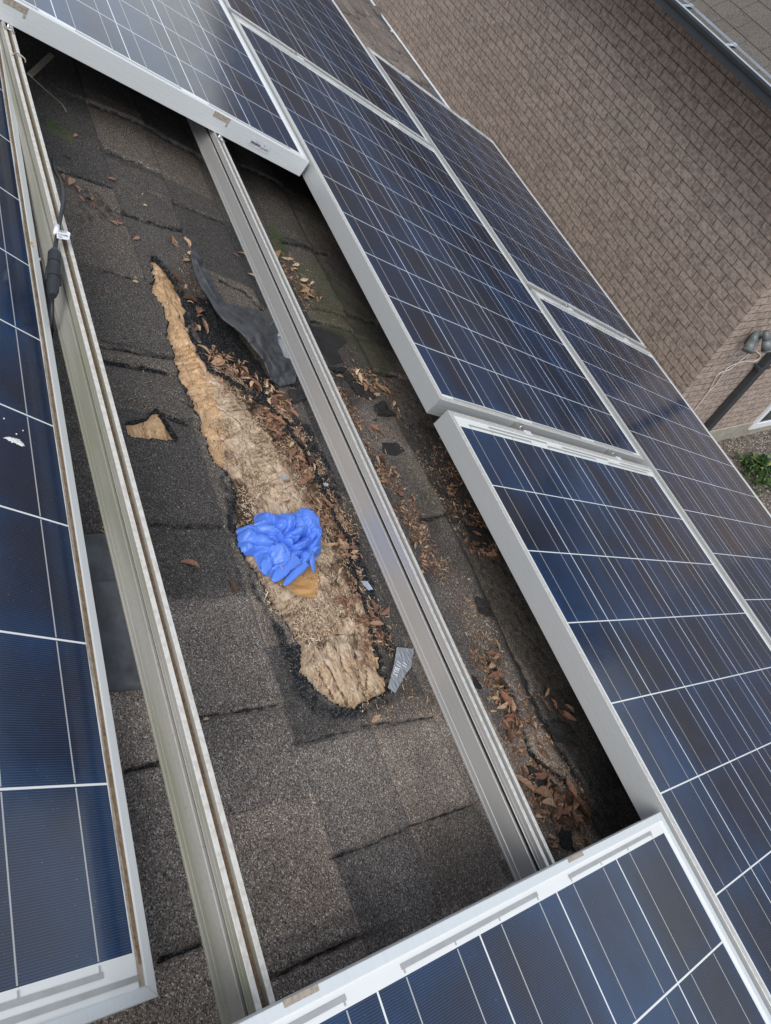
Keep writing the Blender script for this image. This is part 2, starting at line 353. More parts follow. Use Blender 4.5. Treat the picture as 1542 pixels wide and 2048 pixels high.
# roof with overhang: courses of shingles climbing away
slope = math.radians(27); cs, sn = math.cos(slope), math.sin(slope)
OE, ZE = 4.83, H-1.885
t = NT('far_shingles', .93, spec=.2); v = t.coord(); x, y, z = t.sep(v)
g_ = t.voro(v, 300, out=1); s3 = t.sep(g_)
row = t.math('FLOOR', t.math('DIVIDE', t.math('ADD', y, OE), -.1275)); 
fx = t.math('DIVIDE', t.math('ADD', x, t.math('MULTIPLY', row, .152)), .305)
wn_ = t.n('TexWhiteNoise'); wn_.noise_dimensions = '2D'; t.l(t.comb(t.math('FLOOR', fx), row), wn_.inputs['Vector'])
tone = t.ramp(t.math('ADD', t.math('MULTIPLY', wn_.outputs[0], .9), t.math('MULTIPLY', t.noise(v, 5, 3), .4)), (.25, (.062, .045, .040)), (.55, (.09, .07, .062)), (.85, (.12, .108, .092)))
c = t.mix(.55, tone, t.mix(s3[0], (.03, .026, .024), (.24, .215, .19)))
cut = t.math('LESS_THAN', t.math('ABSOLUTE', t.math('SUBTRACT', t.math('FRACT', fx), .5)), .008)
c = t.mix(t.math('MULTIPLY', cut, .9), c, (.025, .022, .02)); t.color(c); t.bump(s3[0], .5, .002)
rm = MB(); nr = 44; ex = .143
for k in range(nr):
    a, b = k*ex, (k+1)*ex+.01; lift = .007
    A = (OE+a*cs, ZE+a*sn+lift); B = (OE+b*cs, ZE+b*sn+.001)
    ua, ub = UC-.4, e+.4
    rm.add([wz(ua, A[0], A[1]), wz(ub, A[0], A[1]), wz(ub, B[0], B[1]), wz(ua, B[0], B[1]), wz(ua, A[0]+.003, A[1]-.008), wz(ub, A[0]+.003, A[1]-.008)], [(0, 3, 2, 1), (4, 0, 1, 5)])
top = OE+nr*ex*cs
rm.add([wz(UC-.4, top, ZE+nr*ex*sn), wz(e+.4, top, ZE+nr*ex*sn), wz(e+.4, 2*top-OE, ZE), wz(UC-.4, 2*top-OE, ZE)], [(0, 3, 2, 1)])
nbuild(rm, 'roof', t.m)
sf = MB(); sf.box(UC-.4, e+.4, -OW+.0, -4.95, ztop-.02, ztop); sf.box(UC-.4, UC+.001, -14, -OW, ztop-.02, ztop); sf.box(UC-.4, UC-.38, -14, -4.96, ztop, ztop+.12)
nbuild(sf, 'soffit', MAT['gut'])
def gutter(name, u0, u1, Olip, zlip, wid, hei, mats, parent, slopef=.035):
    # K-style trough swept along u: outer face, lip, inner walls and floor
    pr = [(wid, 0), (wid, -hei), (slopef, -hei), (slopef-.006, -hei*.55), (.012, -hei*.42), (0, -hei*.16), (0, 0), (.004, .004), (.014, .004), (.014, -.003), (.006, -.004), (slopef*.4, -hei*.32), (wid-.003, -hei*.32), (wid-.003, 0)]
    m = MB(); n = len(pr); vs = [wz(u, Olip+a, zlip+b) for u in (u0, u1) for a, b in pr]
    fs = [(i, n+i, n+(i+1) % n, (i+1) % n) for i in range(n)]
    for i, f_ in enumerate(fs): m.add([vs[j] for j in f_], [(3, 2, 1, 0)], 1 if i in (2, 3, 4, 5, 1) else 0)
    return m
m = gutter('gutter', UC-.42, e+.42, 4.745, H-1.846, .125, .11, None, nh); gobj = nbuild(m, 'gutter', [MAT['gut'], MAT['gutd']])
for k in range(12):
    hgr = MB(); u = 4.12-.56+.555*k*1.0
    hgr.box(u-.013, u+.013, -4.745-.12, -4.745-.012, H-1.853, H-1.849); hgr.box(u-.02, u+.02, -4.745-.125, -4.745-.105, H-1.856, H-1.842)
    nbuild(hgr, 'gutter_hanger', MAT['gut'], gobj)
# downpipe and twin lamp on the side wall
dp = empty('downpipe', Matrix.Translation((UC-.05, -6.17, 1))); tag(dp, 'dark grey downpipe running down the side wall of the brick house', 'downpipe')
m = MB(); m.box(UC-.075, UC-.004, -6.215, -6.125, .35, H-2.0); nbuild(m, 'pipe', MAT['pipe'], dp, bevel=.012)
for z in (1.3, 2.6):
    m = MB(); m.box(UC-.079, UC-.001, -6.25, -6.09, z, z+.025); nbuild(m, 'pipe_strap', MAT['pipe'], dp)
lf = empty('flood_light', Matrix.Translation((UC, -5.85, H-3.8))); tag(lf, 'grey twin floodlight high on the side wall beside the downpipe', 'light')
def wl(x, y, du=0.):                      # point seen there, du in front of the side wall
    r = R.T @ np.array([x-771., y-1024., F]); q = wdir(r); k = (UC-du)/q.x; return Vector((q.x*k, q.y*k, H+q.z*k))
m = MB(); a = wl(1506, 668, .0); bq = wl(1524, 664, .0); m.box(UC-.03, UC-.002, -5.82, -5.66, H-3.78, H-3.64); nbuild(m, 'wall_plate', MAT['grey'], lf, bevel=.008)
def lamp_head(c, d, r=.05):
    m = MB(); c = Vector(c); d = Vector(d).normalized()
    m.cyl(c-d*.13, c-d*.05, .026, 16, r*.75); m.cyl(c-d*.05, c+d*.04, r*.75, 20, r); m.cyl(c+d*.04, c+d*.05, r*1.04, 20, r*1.04)
    return m
h1 = wl(1500, 692, .12); h2 = wl(1534, 690, .16)
nbuild(lamp_head(h1, (-.55, .55, -.62)), 'lamp_head', MAT['grey'], lf, True); nbuild(lamp_head(h2, (-.5, -.25, -.7)), 'lamp_head', MAT['grey'], lf, True)
m = MB(); m.tube([Vector((UC-.02, -5.74, H-3.70)), (h1+Vector((UC-.02, -5.74, H-3.70)))/2, h1+Vector((.05, -.05, .06))], .012); m.tube([Vector((UC-.02, -5.76, H-3.72)), h2+Vector((.05, .03, .07))], .012); nbuild(m, 'bracket', MAT['grey'], lf, True)
cb = MB()
pa = [(1502, 705), (1480, 722), (1462, 737), (1437, 748), (1428, 762), (1418, 781), (1404, 800), (1389, 820), (1370, 845)]
pb = [(1513, 703), (1521, 712), (1510, 722), (1486, 723), (1456, 735), (1444, 750), (1430, 771), (1419, 782), (1402, 803), (1386, 824)]
for pp in (pa, pb): cb.tube(smoothpts([wl(x, y, .012) for x, y in pp], 5), .0055, 6)
ow = nbuild(cb, 'cable', MAT['wire'], None) if False else cb.build('cable', MAT['wire'], smooth=True)
tag(ow, 'pair of pale cables clipped to the brick side wall below the lamp', 'cable')

# ---- our own house ----------------------------------------------------------
oh = empty('house', Matrix.Translation((1, -1, 0))); tag(oh, 'shingled house roof carrying the solar array, with a rotted opening in it', 'house')
def hp(o, parent=None):
    parent = parent or oh; mw = o.matrix_world.copy(); o.parent = parent; o.matrix_parent_inverse = parent.matrix_world.inverted(); o.matrix_world = mw; return o
EV = 3.455                        # eave
walls = MB(); Ow = 2.2; walls.box(-5, 9, -Ow, 7, 0, 2.55)
hp(walls.build('wall', brick_mat('own_brick', 0)))

HOLE = [(305, 518), (302, 545), (309, 564), (302, 568), (309.6, 592), (324.6, 620), (337, 650), (332, 672), (339.6, 700), (354.5, 740), (369.5, 772), (382, 810), (397, 840), (414.5, 874.5), (429.4, 924.5), (449.4, 939.4), (464.4, 964.4), (471.9, 999.4), (471, 1040), (478, 1095), (499.4, 1130), (520, 1162), (533, 1192), (539.3, 1215), (556, 1222), (574.3, 1250), (594, 1285), (604, 1318), (604, 1344), (624, 1374), (649, 1394), (672, 1412), (697, 1422), (721.6, 1408), (747, 1394), (777, 1379), (773, 1364), (763, 1333), (755, 1297), (747, 1268), (739.7, 1240), (729.4, 1214), (719, 1178), (708, 1139), (700, 1107), (692, 1076), (671, 1037), (658, 997), (645, 971), (626, 931), (610, 895), (589, 872), (570, 842), (540, 813.6), (498, 782), (470, 766), (445, 752), (423, 741), (408, 718), (399, 700), (380, 670), (372, 630), (367, 600), (345, 555), (325, 530), (312, 519)]
HOLE2 = [(254.9, 848), (280, 843), (299, 837.6), (305, 827), (312, 823), (319.7, 828.5), (338, 852), (353.5, 875), (348.3, 883), (317, 880), (286, 877.8), (260, 872.6), (254, 860)]
def UVp(L, w=ROOF): return [at(x, y, w) for x, y in L]
hole = UVp(HOLE); hole2 = UVp(HOLE2)
SEAMS = [  # shingle side joints: pixels, depth (mm), step (mm)
 ([(294.6, 1045.4), (370, 1049), (447, 1050)], 3, 1.5), ([(401.6, 1431), (492.4, 1416.7), (557, 1408.6)], 3, 1.2), ([(593, 1483), (641.5, 1475), (743.6, 1449), (873, 1428.5)], 2.5, 1),
 ([(663, 1713.9), (740, 1690), (816, 1654), (946, 1607.5)], 2.5, 1.), ([(541, 1955), (614, 1924), (712.5, 1877)], 3.5, 1.2), ([(323.4, 1918.8), (406.4, 1885)], 4, 1.5), ([(256, 1537.5), (326, 1519.3)], 4, 1.5),
 ([(448, 1628), (540, 1610), (619, 1592)], 1.2, .5), ([(340, 1194.6), (502, 1188)], .6, -.8),
 ([(171.5, 201), (280, 248), (350, 287), (407, 312)], 4, 2), ([(205, 299.7), (293.5, 333)], 3, 1.5), ([(112, 336), (160, 352), (226, 375)], 3.5, 1.5), ([(247, 422), (319, 450), (366, 460.6)], 4, 2), ([(348, 403), (400, 424), (460, 445)], 3, 1.5), ([(205, 541), (293, 562)], 2, 1.),
 ([(197.8, 691), (270, 707), (338, 718)], 3.5, 1.5), ([(205.6, 718), (270, 731), (343, 745.5)], 5, 2.5), ([(314.6, 823), (345, 835), (376.8, 846.6)], 5, 2.5), ([(364, 804), (395, 825)], 2, 1),
 ([(566, 479.7), (622, 496), (659.5, 505)], 4, 2), ([(624, 610), (694.5, 634)], 4, 2), ([(692, 624.5), (753, 643)], 4, 2), ([(627, 636), (706, 662)], 4, 2), ([(746, 736.5), (800, 750.5)], 4, 2),
 ([(440, 559), (482, 573), (505, 592), (528.7, 613)], 3, 2), ([(842, 1037), (890, 1031.6)], 5, 2), ([(496, 335), (560, 372)], 4, 2), ([(979, 1300), (1027, 1380), (1066, 1494), (1075, 1512), (1117, 1548), (1140, 1571)], 6, 3), ([(1039, 1318), (1069, 1386), (1099, 1443), (1158, 1544), (1173, 1568)], 5, 3), ([(1075, 1512), (1090, 1535), (1105, 1550)], 4, 1)]
MASKS = dict(  # surface condition and painted shade regions in pixels (soft edge in m)
 dark=[([(800, 840), (900, 860), (1290, 1700), (1215, 1700), (1100, 1500), (985, 1260), (900, 1080), (850, 960)], .02, 1.), ([(0, -200), (500, -100), (700, 100), (830, 700), (560, 960), (520, 1190), (250, 1200), (60, 1000), (0, 600)], .03, 1.), ([(504, 1185), (528, 1275), (557, 1382), (575, 1500), (660, 1485), (720, 1440), (560, 1200), (470, 1000), (440, 1100)], .02, .75), ([(640, 860), (800, 900), (940, 1130), (830, 1200), (900, 1420), (800, 1470), (700, 1440), (770, 1300)], .03, .7), ([(826, 1652), (950, 1606), (1060, 1760), (890, 1830)], .012, .75), ([(700, 1870), (663, 1714), (700, 1700), (760, 1850)], .03, .45), ([(860, 1090), (1250, 1080), (1300, 1700), (1173, 1570), (1000, 1260)], .03, .9)],  # first region paints deep shade, with damp black, beside the right panels
 tar=[([(740, 700), (900, 860), (1290, 1700), (1230, 1700), (1120, 1480), (1000, 1240), (930, 1100), (860, 960), (800, 850)], .03, .50), ([(450, 935), (476, 1000), (480, 1100), (545, 1225), (600, 1300), (622, 1378), (700, 1424), (775, 1385), (800, 1400), (720, 1446), (650, 1440), (590, 1390), (556, 1290), (500, 1170), (455, 1060), (440, 960)], .012, .75), ([(365, 590), (440, 600), (560, 780), (560, 830), (480, 760), (420, 735), (400, 690)], .012, .9), ([(560, 820), (620, 840), (680, 960), (730, 1100), (775, 1230), (815, 1330), (770, 1300), (720, 1160), (640, 960)], .018, .8), ([(135, 345), (260, 420), (270, 460), (150, 450)], .02, .5)],  # tar and damp, plus painted shade beside the panels and under the curled shingle
 bare=[([(619.8, 643), (655, 652), (680.5, 659.5), (694.5, 685), (678, 699), (692, 722.5), (666.5, 722.5), (645, 700)], .003, 1.), ([(768.7, 881), (795, 884), (811, 902), (795, 910), (771, 900)], .003, 1.), ([(948, 1341), (965, 1350), (975, 1372), (955, 1370)], .003, 1.), ([(200, 776), (330, 770), (390, 790), (385, 830), (312, 820), (250, 842), (225, 842)], .02, .36)],
 moss=[([(575, 500), (640, 520), (740, 620), (790, 760), (740, 760), (700, 690), (630, 640), (600, 580)], .03, .75), ([(535, 440), (560, 455), (580, 505), (570, 510), (545, 480)], .01, 1.), ([(590, 565), (640, 590), (650, 610), (610, 600)], .01, 1.), ([(85, 230), (150, 265), (150, 285), (90, 260)], .012, .95), ([(820, 900), (870, 990), (900, 1060), (850, 1010), (800, 920)], .015, .6), ([(60, 150), (450, 330), (440, 420), (100, 280)], .05, .36)])
for k, L in MASKS.items(): MASKS[k] = [(UVp(p), s, a) for p, s, a in L]
SEAMS = [(UVp(p), a/1000, b/1000) for p, a, b in SEAMS]
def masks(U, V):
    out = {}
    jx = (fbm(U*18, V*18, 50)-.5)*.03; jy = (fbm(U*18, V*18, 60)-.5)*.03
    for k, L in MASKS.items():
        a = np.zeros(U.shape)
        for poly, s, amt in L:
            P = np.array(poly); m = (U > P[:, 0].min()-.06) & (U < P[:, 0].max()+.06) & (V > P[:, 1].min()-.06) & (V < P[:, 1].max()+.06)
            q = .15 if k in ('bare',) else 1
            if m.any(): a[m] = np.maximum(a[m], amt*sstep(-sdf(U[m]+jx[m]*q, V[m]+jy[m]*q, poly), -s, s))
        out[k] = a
    for pts, dp_, stp in SEAMS:      # black asphalt cut edge, with the open gap's shade painted in too
        P = np.array(pts); m = (U > P[:, 0].min()-.03) & (U < P[:, 0].max()+.03) & (V > P[:, 1].min()-.03) & (V < P[:, 1].max()+.03)
        if m.any():
            jx = (fbm(U[m]*30, V[m]*30, 31)-.5)*.005; d, s = seg_dist(U[m]+jx, V[m]+jx, pts)
            out['tar'][m] = np.maximum(out['tar'][m], min(1., .45+dp_*130)*np.exp(-(d/.0030)**2))
    return out
BE = [.505, .655, .803, .955, 1.105, 1.26, 1.41]    # butt edges of the courses
def roof_h(U, V, hd=None):        # outward relief of the shingles in the opening (m)
    be = np.array(BE); wob = (fbm(U*9, V*3, 5)-.5)*.008
    k = np.searchsorted(be, (V+wob).ravel()).reshape(V.shape)
    prev = np.where(k > 0, be[np.clip(k-1, 0, 6)], .355); t = np.clip((V+wob-prev)/.15, 0, 1)
    damp = np.where(V < 1.0, .6, 1.3)
    h = (t-.5)*.0035*damp
    rough = np.where(V > 1.07, 1.6, .7)*np.where(U > 1.1, 1.25, 1)
    h = h+(fbm(U*7, V*7, 9)-.5)*.010*rough+(fbm(U*40, V*40, 14)-.5)*.0016+(fbm(U*3, V*5, 19)-.5)*.008
    # the deck sags around the rotten strip
    h = h-.006*np.exp(-(np.maximum(np.abs(V-1.04)-.05, 0)/.08)**2)*sstep(U, -.1, .3)
    # buckled ridge below the right rail
    h = h+.010*np.exp(-((V-1.225-(fbm(U*5, V*0, 23)-.5)*.06)/.022)**2)*sstep(U, 1.0, .6)-.006*sstep(V, 1.24, 1.27)
    for pts, dp_, stp in SEAMS:
        P = np.array(pts); m = (U > P[:, 0].min()-.08) & (U < P[:, 0].max()+.08) & (V > P[:, 1].min()-.08) & (V < P[:, 1].max()+.08)
        if not m.any(): continue
        jx = (fbm(U[m]*30, V[m]*30, 31)-.5)*.005
        d, s = seg_dist(U[m]+jx, V[m]+jx, pts); h[m] += -dp_*2.3*np.exp(-(d/.0034)**2)-s*stp*2.2*np.exp(-(d/.05))
    # shingles curl up slightly at the torn rim
    if hd is not None: h = h+.0045*np.exp(-np.maximum(hd, 0)/.012)
    return h
st = .0032
us = np.arange(-.2, 2.35+st/2, st); vs_ = np.arange(.2, 1.6+st/2, st); U, V = np.meshgrid(us, vs_, indexing='ij')
def hole_sd(U, V):
    jx = (fbm(U*60, V*60, 70)-.5)*.010+(fbm(U*16, V*16, 80)-.5)*.008; jy = (fbm(U*60, V*60, 75)-.5)*.010+(fbm(U*16, V*16, 85)-.5)*.008
    d1 = sdf(U+jx, V+jy, hole)+(fbm(U*34, V*34, 88)-.5)*.022*sstep(V, .80, .92)+(fbm(U*85, V*85, 91)-.5)*.014; d2 = sdf(U+jx*.5, V+jy*.5, hole2); return np.minimum(d1, d2)
hd = hole_sd(U, V); hgt = roof_h(U, V, hd)
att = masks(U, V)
gu, gv = np.gradient(hd, st, st); gm = np.hypot(gu, gv)+1e-6
inn = hd < 0
keep = ~(inn[:-1, :-1] & inn[1:, :-1] & inn[1:, 1:] & inn[:-1, 1:])
mv = np.where(inn & (hd > -1.6*st), np.clip(hd+.0002, -1.6*st, 0), 0)
U2 = U-gu/gm**2*mv; V2 = V-gv/gm**2*mv
Z = -(ROOF-hgt); Z = np.where(inn, -(ROOF+.009), Z)
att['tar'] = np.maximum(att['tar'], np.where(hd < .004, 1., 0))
# each tab of a laminated course has its own shade
wobv = V+(fbm(U*9, V*3, 5)-.5)*.008; kc = np.searchsorted(np.array(BE), wobv.ravel()).reshape(V.shape); tone = np.zeros(U.shape); ujit = U+(fbm(U*40, V*40, 610)-.5)*.006
for kk in range(8):
    cuts = [np.mean([p[0] for p in P]) for P, a, b in SEAMS if kk == int(np.searchsorted(BE, np.mean([p[1] for p in P])))]
    r2 = np.random.default_rng(kk+31); cuts = np.sort(np.r_[cuts, np.arange(-.3, 2.5, .31)+r2.uniform(-.08, .08, 10)]); vals = r2.uniform(-.36, .42, len(cuts)+1); mm = kc == kk; tone[mm] = vals[np.searchsorted(cuts, ujit[mm])]
att['tone'] = tone
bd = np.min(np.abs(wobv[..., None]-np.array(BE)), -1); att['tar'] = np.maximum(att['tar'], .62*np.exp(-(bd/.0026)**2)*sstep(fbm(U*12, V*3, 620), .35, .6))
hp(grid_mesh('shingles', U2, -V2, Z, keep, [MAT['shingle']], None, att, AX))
# rest of the roof covering
us_c = [-5, -.2, 2.35, 3.0, 7.2, 9]; vs_c = [-2.6, .2, 1.6, 2.0, EV]
rm = MB()
for i in range(5):
    for j in range(4):
        if (i, j) in ((1, 1), (3, 3)): continue
        k0 = vs_c[j]
        while k0 < vs_c[j+1]-1e-6:
            k1 = min(k0+.15, vs_c[j+1]); a, b = us_c[i], us_c[i+1]
            rm.add([(a, -k0, -ROOF-.002), (b, -k0, -ROOF-.002), (b, -k1, -ROOF+.004), (a, -k1, -ROOF+.004), (b, -k1, -ROOF-.002), (a, -k1, -ROOF-.002)], [(0, 3, 2, 1), (3, 5, 4, 2)]); k0 = k1
rm.add([(-5, 2.6, -ROOF-.003), (9, 2.6, -ROOF-.003), (9, 2.6+4*math.cos(2*TH), -ROOF-.003-4*math.sin(2*TH)), (-5, 2.6+4*math.cos(2*TH), -ROOF-.003-4*math.sin(2*TH))], [(0, 1, 2, 3)])
hp(rm.build('roof_covering', MAT['shingle'], None, AX))
# weathered eave shingles at the far end
se = .011; U3, V3 = np.meshgrid(np.arange(3.0, 7.2+se/2, se), np.arange(2.0, EV+se/2, se), indexing='ij')
k = np.floor((V3+(fbm(U3*2, V3, 3)-.5)*.04)/.15); fr = V3/.15-k
tabs = np.zeros(U3.shape); crack = np.zeros(U3.shape)
for kk in np.unique(k):
    r2 = np.random.default_rng(int(kk)+50); e_ = np.cumsum(r2.uniform(.12, .34, 60))+2.6; hh = r2.uniform(-.5, .5, 61); m = k == kk
    uu = U3[m]+(fbm(U3[m]*8, V3[m]*8, 44)-.5)*.02+(V3[m]-kk*.15)*r2.uniform(-.1, .1); ii = np.searchsorted(e_, uu); tabs[m] = hh[ii]
    dd = np.minimum(np.abs(uu-e_[np.clip(ii, 0, 59)]), np.abs(uu-e_[np.clip(ii-1, 0, 59)])); crack[m] = np.exp(-(dd/.010)**2)
h3 = (fr-.5)*.014+tabs*.020-crack*.016+(fbm(U3*5, V3*5, 90)-.5)*.035*sstep(V3, 3.46, 3.2)+.003
hp(grid_mesh('eave_shingles', U3, -V3, -(ROOF-h3), np.ones((U3.shape[0]-1, U3.shape[1]-1), bool), [MAT['shingle_far']], None, {'dark': np.clip(sstep(V3, 3.25, 3.48)*.5+crack*1.6+np.exp(-((fr-.98)/.07)**2)*.9, 0, 1)}, AX))
# torn flap of shingle folded over the gutter
fx0 = at(745, 12); m = MB()
pA = [at(742, 12, .79), at(768, 14, .79), at(757, 33, .79)]
m.add([(p[0], -p[1], -.785) for p in pA]+[(p[0], -p[1], -.791) for p in pA], [(0, 1, 2), (5, 4, 3), (0, 3, 4, 1), (1, 4, 5, 2), (2, 5, 3, 0)])
o = m.build('shingle_flap', MAT['shingle_far'], None, AX); hp(o); 
# our gutter
m = MB(); gv0 = 3.605; wid = .125; hei = .10
def ow_(u, v, w): return (u, -v, -w)
PR = [(0, 0), (0, .10), (-.115, .085), (-.118, .0), (-.114, .0), (-.111, .08), (-.004, .096), (-.004, .004), (-.016, .004), (-.016, 0)]
# trough drawn in outward/down axes then turned into the roof frame
def od(u, O, D): return (u, O*C_+D*S_, O*-S_+D*C_)          # outward O, down D -> (u, v, w)
O_l = gv0*C_-.80*S_; D_l = gv0*S_+.80*C_
vs2 = [od(uu, O_l+a, D_l+b) for uu in (-5, 9) for a, b in PR]; n = len(PR)
for i in range(n):
    j = (i+1) % n; m.add([ow_(*vs2[q]) for q in (i, n+i, n+j, j)], [(0, 1, 2, 3)], 1 if i in (7, 8, 9, 0) else 0)
gq = hp(m.build('gutter', [MAT['gut'], MAT['gutw']], None, AX))
for k in range(8):
    uu = 5.3-.62*k+.0; m = MB(); a = [od(uu+dx, O_l+y, D_l+z) for z in (.004, .010) for y in (-.115, -.012) for dx in (-.012, .012)]
    m.add([ow_(*q) for q in a], [(0, 1, 3, 2), (4, 6, 7, 5), (0, 4, 5, 1), (2, 3, 7, 6), (0, 2, 6, 4), (1, 5, 7, 3)]); hp(m.build('gutter_hanger', MAT['gutw'], None, AX), gq)
# ---- wooden deck, visible through the torn shingles
t = NT('rotten_wood', .9, spec=.2); v = t.coord(); fr_ = t.attr('fresh'); rot_ = t.attr('rot')
wv = t.mix(.04, v, t.noise(v, 9, 3, .5, True))
g1 = t.noise(t.mapv(wv, (16, 170, 60)), 1.0, 5, .65); g2 = t.noise(t.mapv(t.mapv(wv, rot=(0, 0, 1.15)), (20, 190, 60)), 1.0, 5, .65)
blot = t.noise(v, 24, 6, .65); sel = t.ramp(t.noise(v, 7, 2), (.42, 0), (.55, 1)); gr = t.mix(sel, g1, g2)
f1 = t.noise(t.mapv(t.mapv(wv, rot=(0, 0, .5)), (70, 460, 200)), 1., 4, .7); f2 = t.noise(t.mapv(t.mapv(wv, rot=(0, 0, -.7)), (80, 430, 200)), 1., 4, .7); fine = t.mix(t.ramp(t.noise(v, 40, 2), (.45, 0), (.55, 1)), f1, f2)
mixn = t.math('ADD', t.math('ADD', t.math('MULTIPLY', gr, .38), t.math('MULTIPLY', blot, .34)), t.math('MULTIPLY', fine, .28))
base = t.ramp(mixn, (.38, (.055, .036, .024)), (.435, (.22, .145, .095)), (.485, (.43, .31, .205)), (.54, (.60, .47, .335)), (.62, (.76, .66, .53)))
fresh = t.ramp(t.math('ADD', t.math('MULTIPLY', gr, .5), t.math('MULTIPLY', fine, .5)), (.38, (.22, .11, .05)), (.46, (.50, .30, .15)), (.56, (.68, .47, .28)), (.64, (.76, .60, .40)))
rotc = t.ramp(mixn, (.40, (.016, .011, .008)), (.48, (.055, .036, .024)), (.54, (.16, .105, .066)), (.60, (.32, .24, .16)))
c = t.mix(t.ramp(t.math('ADD', fr_, t.math('MULTIPLY', t.math('SUBTRACT', blot, .5), 1.)), (.35, 0), (.75, 1)), base, fresh)
c = t.mix(t.ramp(t.math('ADD', rot_, t.math('MULTIPLY', t.math('SUBTRACT', blot, .5), 3.2)), (.38, 0), (.66, 1)), c, rotc)
t.color(c); t.bump(t.math('ADD', t.math('MULTIPLY', gr, .7), fine), .8, .0018); wood = t.m
A_ = np.array(hole); sw = .0028
Uw, Vw = np.meshgrid(np.arange(A_[:, 0].min()-.03, A_[:, 0].max()+.03, sw), np.arange(.45, A_[:, 1].max()+.03, sw), indexing='ij')
hw = -.0095+(fbm(Uw*14, Vw*60, 120)-.5)*.0025+(fbm(Uw*9, Vw*9, 125)-.5)*.003+(fbm(Uw*70, Vw*160, 128, 3)-.5)*.0022+(fbm(Uw*45+Vw*40, Vw*30-Uw*20, 133, 3)-.5)*.0020
lay = fbm(Uw*16, Vw*22, 135, 4); hw = hw+.0035*sstep(lay, .50, .515)-.003*sstep(lay, .40, .385)
PX, PY = to_px(Uw, Vw, np.full(Uw.shape, ROOF))
def soft(polys, s=14): 
    a = np.zeros(PX.shape)
    for p, amt in polys: a = np.maximum(a, amt*sstep(-sdf(PX, PY, p), -s, s))
    return a
edge = np.exp(-np.maximum(-hole_sd(Uw, Vw), 0)/.012)
left = sstep(PX-(PY*.555+60), 60, -40)
rnd_ = 0
freshm = np.maximum(soft([([(290, 500), (350, 520), (380, 640), (400, 700), (430, 760), (460, 860), (440, 950), (380, 820), (330, 700)], .8), ([(600, 1330), (760, 1290), (790, 1390), (700, 1430), (610, 1370)], .42), ([(250, 820), (360, 820), (360, 890), (250, 890)], 1.), ([(420, 850), (460, 870), (455, 945), (420, 900)], 1.)]), edge*left*.85)
rotm = np.maximum(soft([([(395, 690), (500, 770), (600, 860), (680, 1010), (740, 1200), (700, 1190), (660, 1080), (600, 940), (540, 860), (480, 800)], .85), ([(465, 950), (500, 960), (520, 1030), (500, 1100), (470, 1030)], .95), ([(480, 1100), (520, 1130), (600, 1270), (620, 1340), (590, 1290), (530, 1200)], .55), ([(560, 1240), (680, 1230), (700, 1290), (620, 1310)], .35), ([(640, 1120), (700, 1110), (730, 1230), (670, 1240)], .5), ([(700, 1250), (760, 1270), (765, 1300), (715, 1290)], .5)]), 0)
hw = hw-rotm*.003
PATCH = [(556, 1120), (627, 1110), (640, 1124), (646, 1156), (642, 1190), (606, 1187), (576, 1172), (556, 1160)]
pt = soft([(PATCH, 1.)], 4); hw = hw*(1-pt)+(-.0150)*pt
for L, wd_, dp_ in (([(700, 1308), (715, 1340), (740, 1392)], .0016, .004), ([(655, 1318), (672, 1350), (700, 1404)], .0016, .004), ([(719, 1298), (722, 1340), (720, 1376)], .0016, .005), ([(742, 1296), (741, 1340), (739, 1384)], .0018, .006), ([(676, 1290), (690, 1320), (708, 1352)], .0012, .003), ([(636, 1325), (655, 1360), (672, 1392)], .0014, .003), ([(350, 600), (372, 640), (385, 690)], .0012, .002), ([(322, 575), (345, 590), (368, 600)], .0012, .002), ([(395, 800), (440, 850), (470, 900)], .0012, .003), ([(420, 800), (470, 830), (520, 880)], .0012, .003), ([(640, 1255), (700, 1262), (745, 1258)], .0012, .003)):
    q = UVp(L); jx = (fbm(Uw*60, Vw*60, 640)-.5)*.006; d, s = seg_dist(Uw+jx, Vw-jx, q); hw = hw-dp_*.6*np.exp(-(d/wd_)**2); rotm = np.maximum(rotm, .8*np.exp(-(d/(wd_*.9))**2))
hdw = hole_sd(Uw, Vw) < .016; hdw = hdw[:-1, :-1] | hdw[1:, 1:]
hp(tag(grid_mesh('roof_decking', Uw, -Vw, -(ROOF-hw), hdw, [wood], None, {'fresh': freshm, 'rot': rotm}, AX), 'bare splintered roof boards, rotted and tan'))
t = NT('plywood', .6); v = t.coord(); gr = t.noise(t.mapv(v, (110, 22, 30), rot=(0, 0, .1)), 1., 4, .6); t.color(t.ramp(gr, (.35, (.40, .20, .065)), (.5, (.56, .31, .11)), (.65, (.66, .40, .17)))); t.bump(gr, .2, .001)
m = MB(); pp = UVp(PATCH); m.add([(a, -b, -ROOF-.012) for a, b in pp], [tuple(range(len(pp)))[::-1]]); hp(tag(m.build('plywood_layer', t.m, None, AX), 'smooth clean orange plywood layer'))
m = MB(); m.box(-5, 9, -EV+.02, 2.6, -ROOF-.04, -ROOF-.022); m.box(-5, 9, -EV+.02, -EV+.04, -ROOF-.13, -ROOF-.04); hp(m.build('roof_sheathing', MAT['concrete'], None, AX))

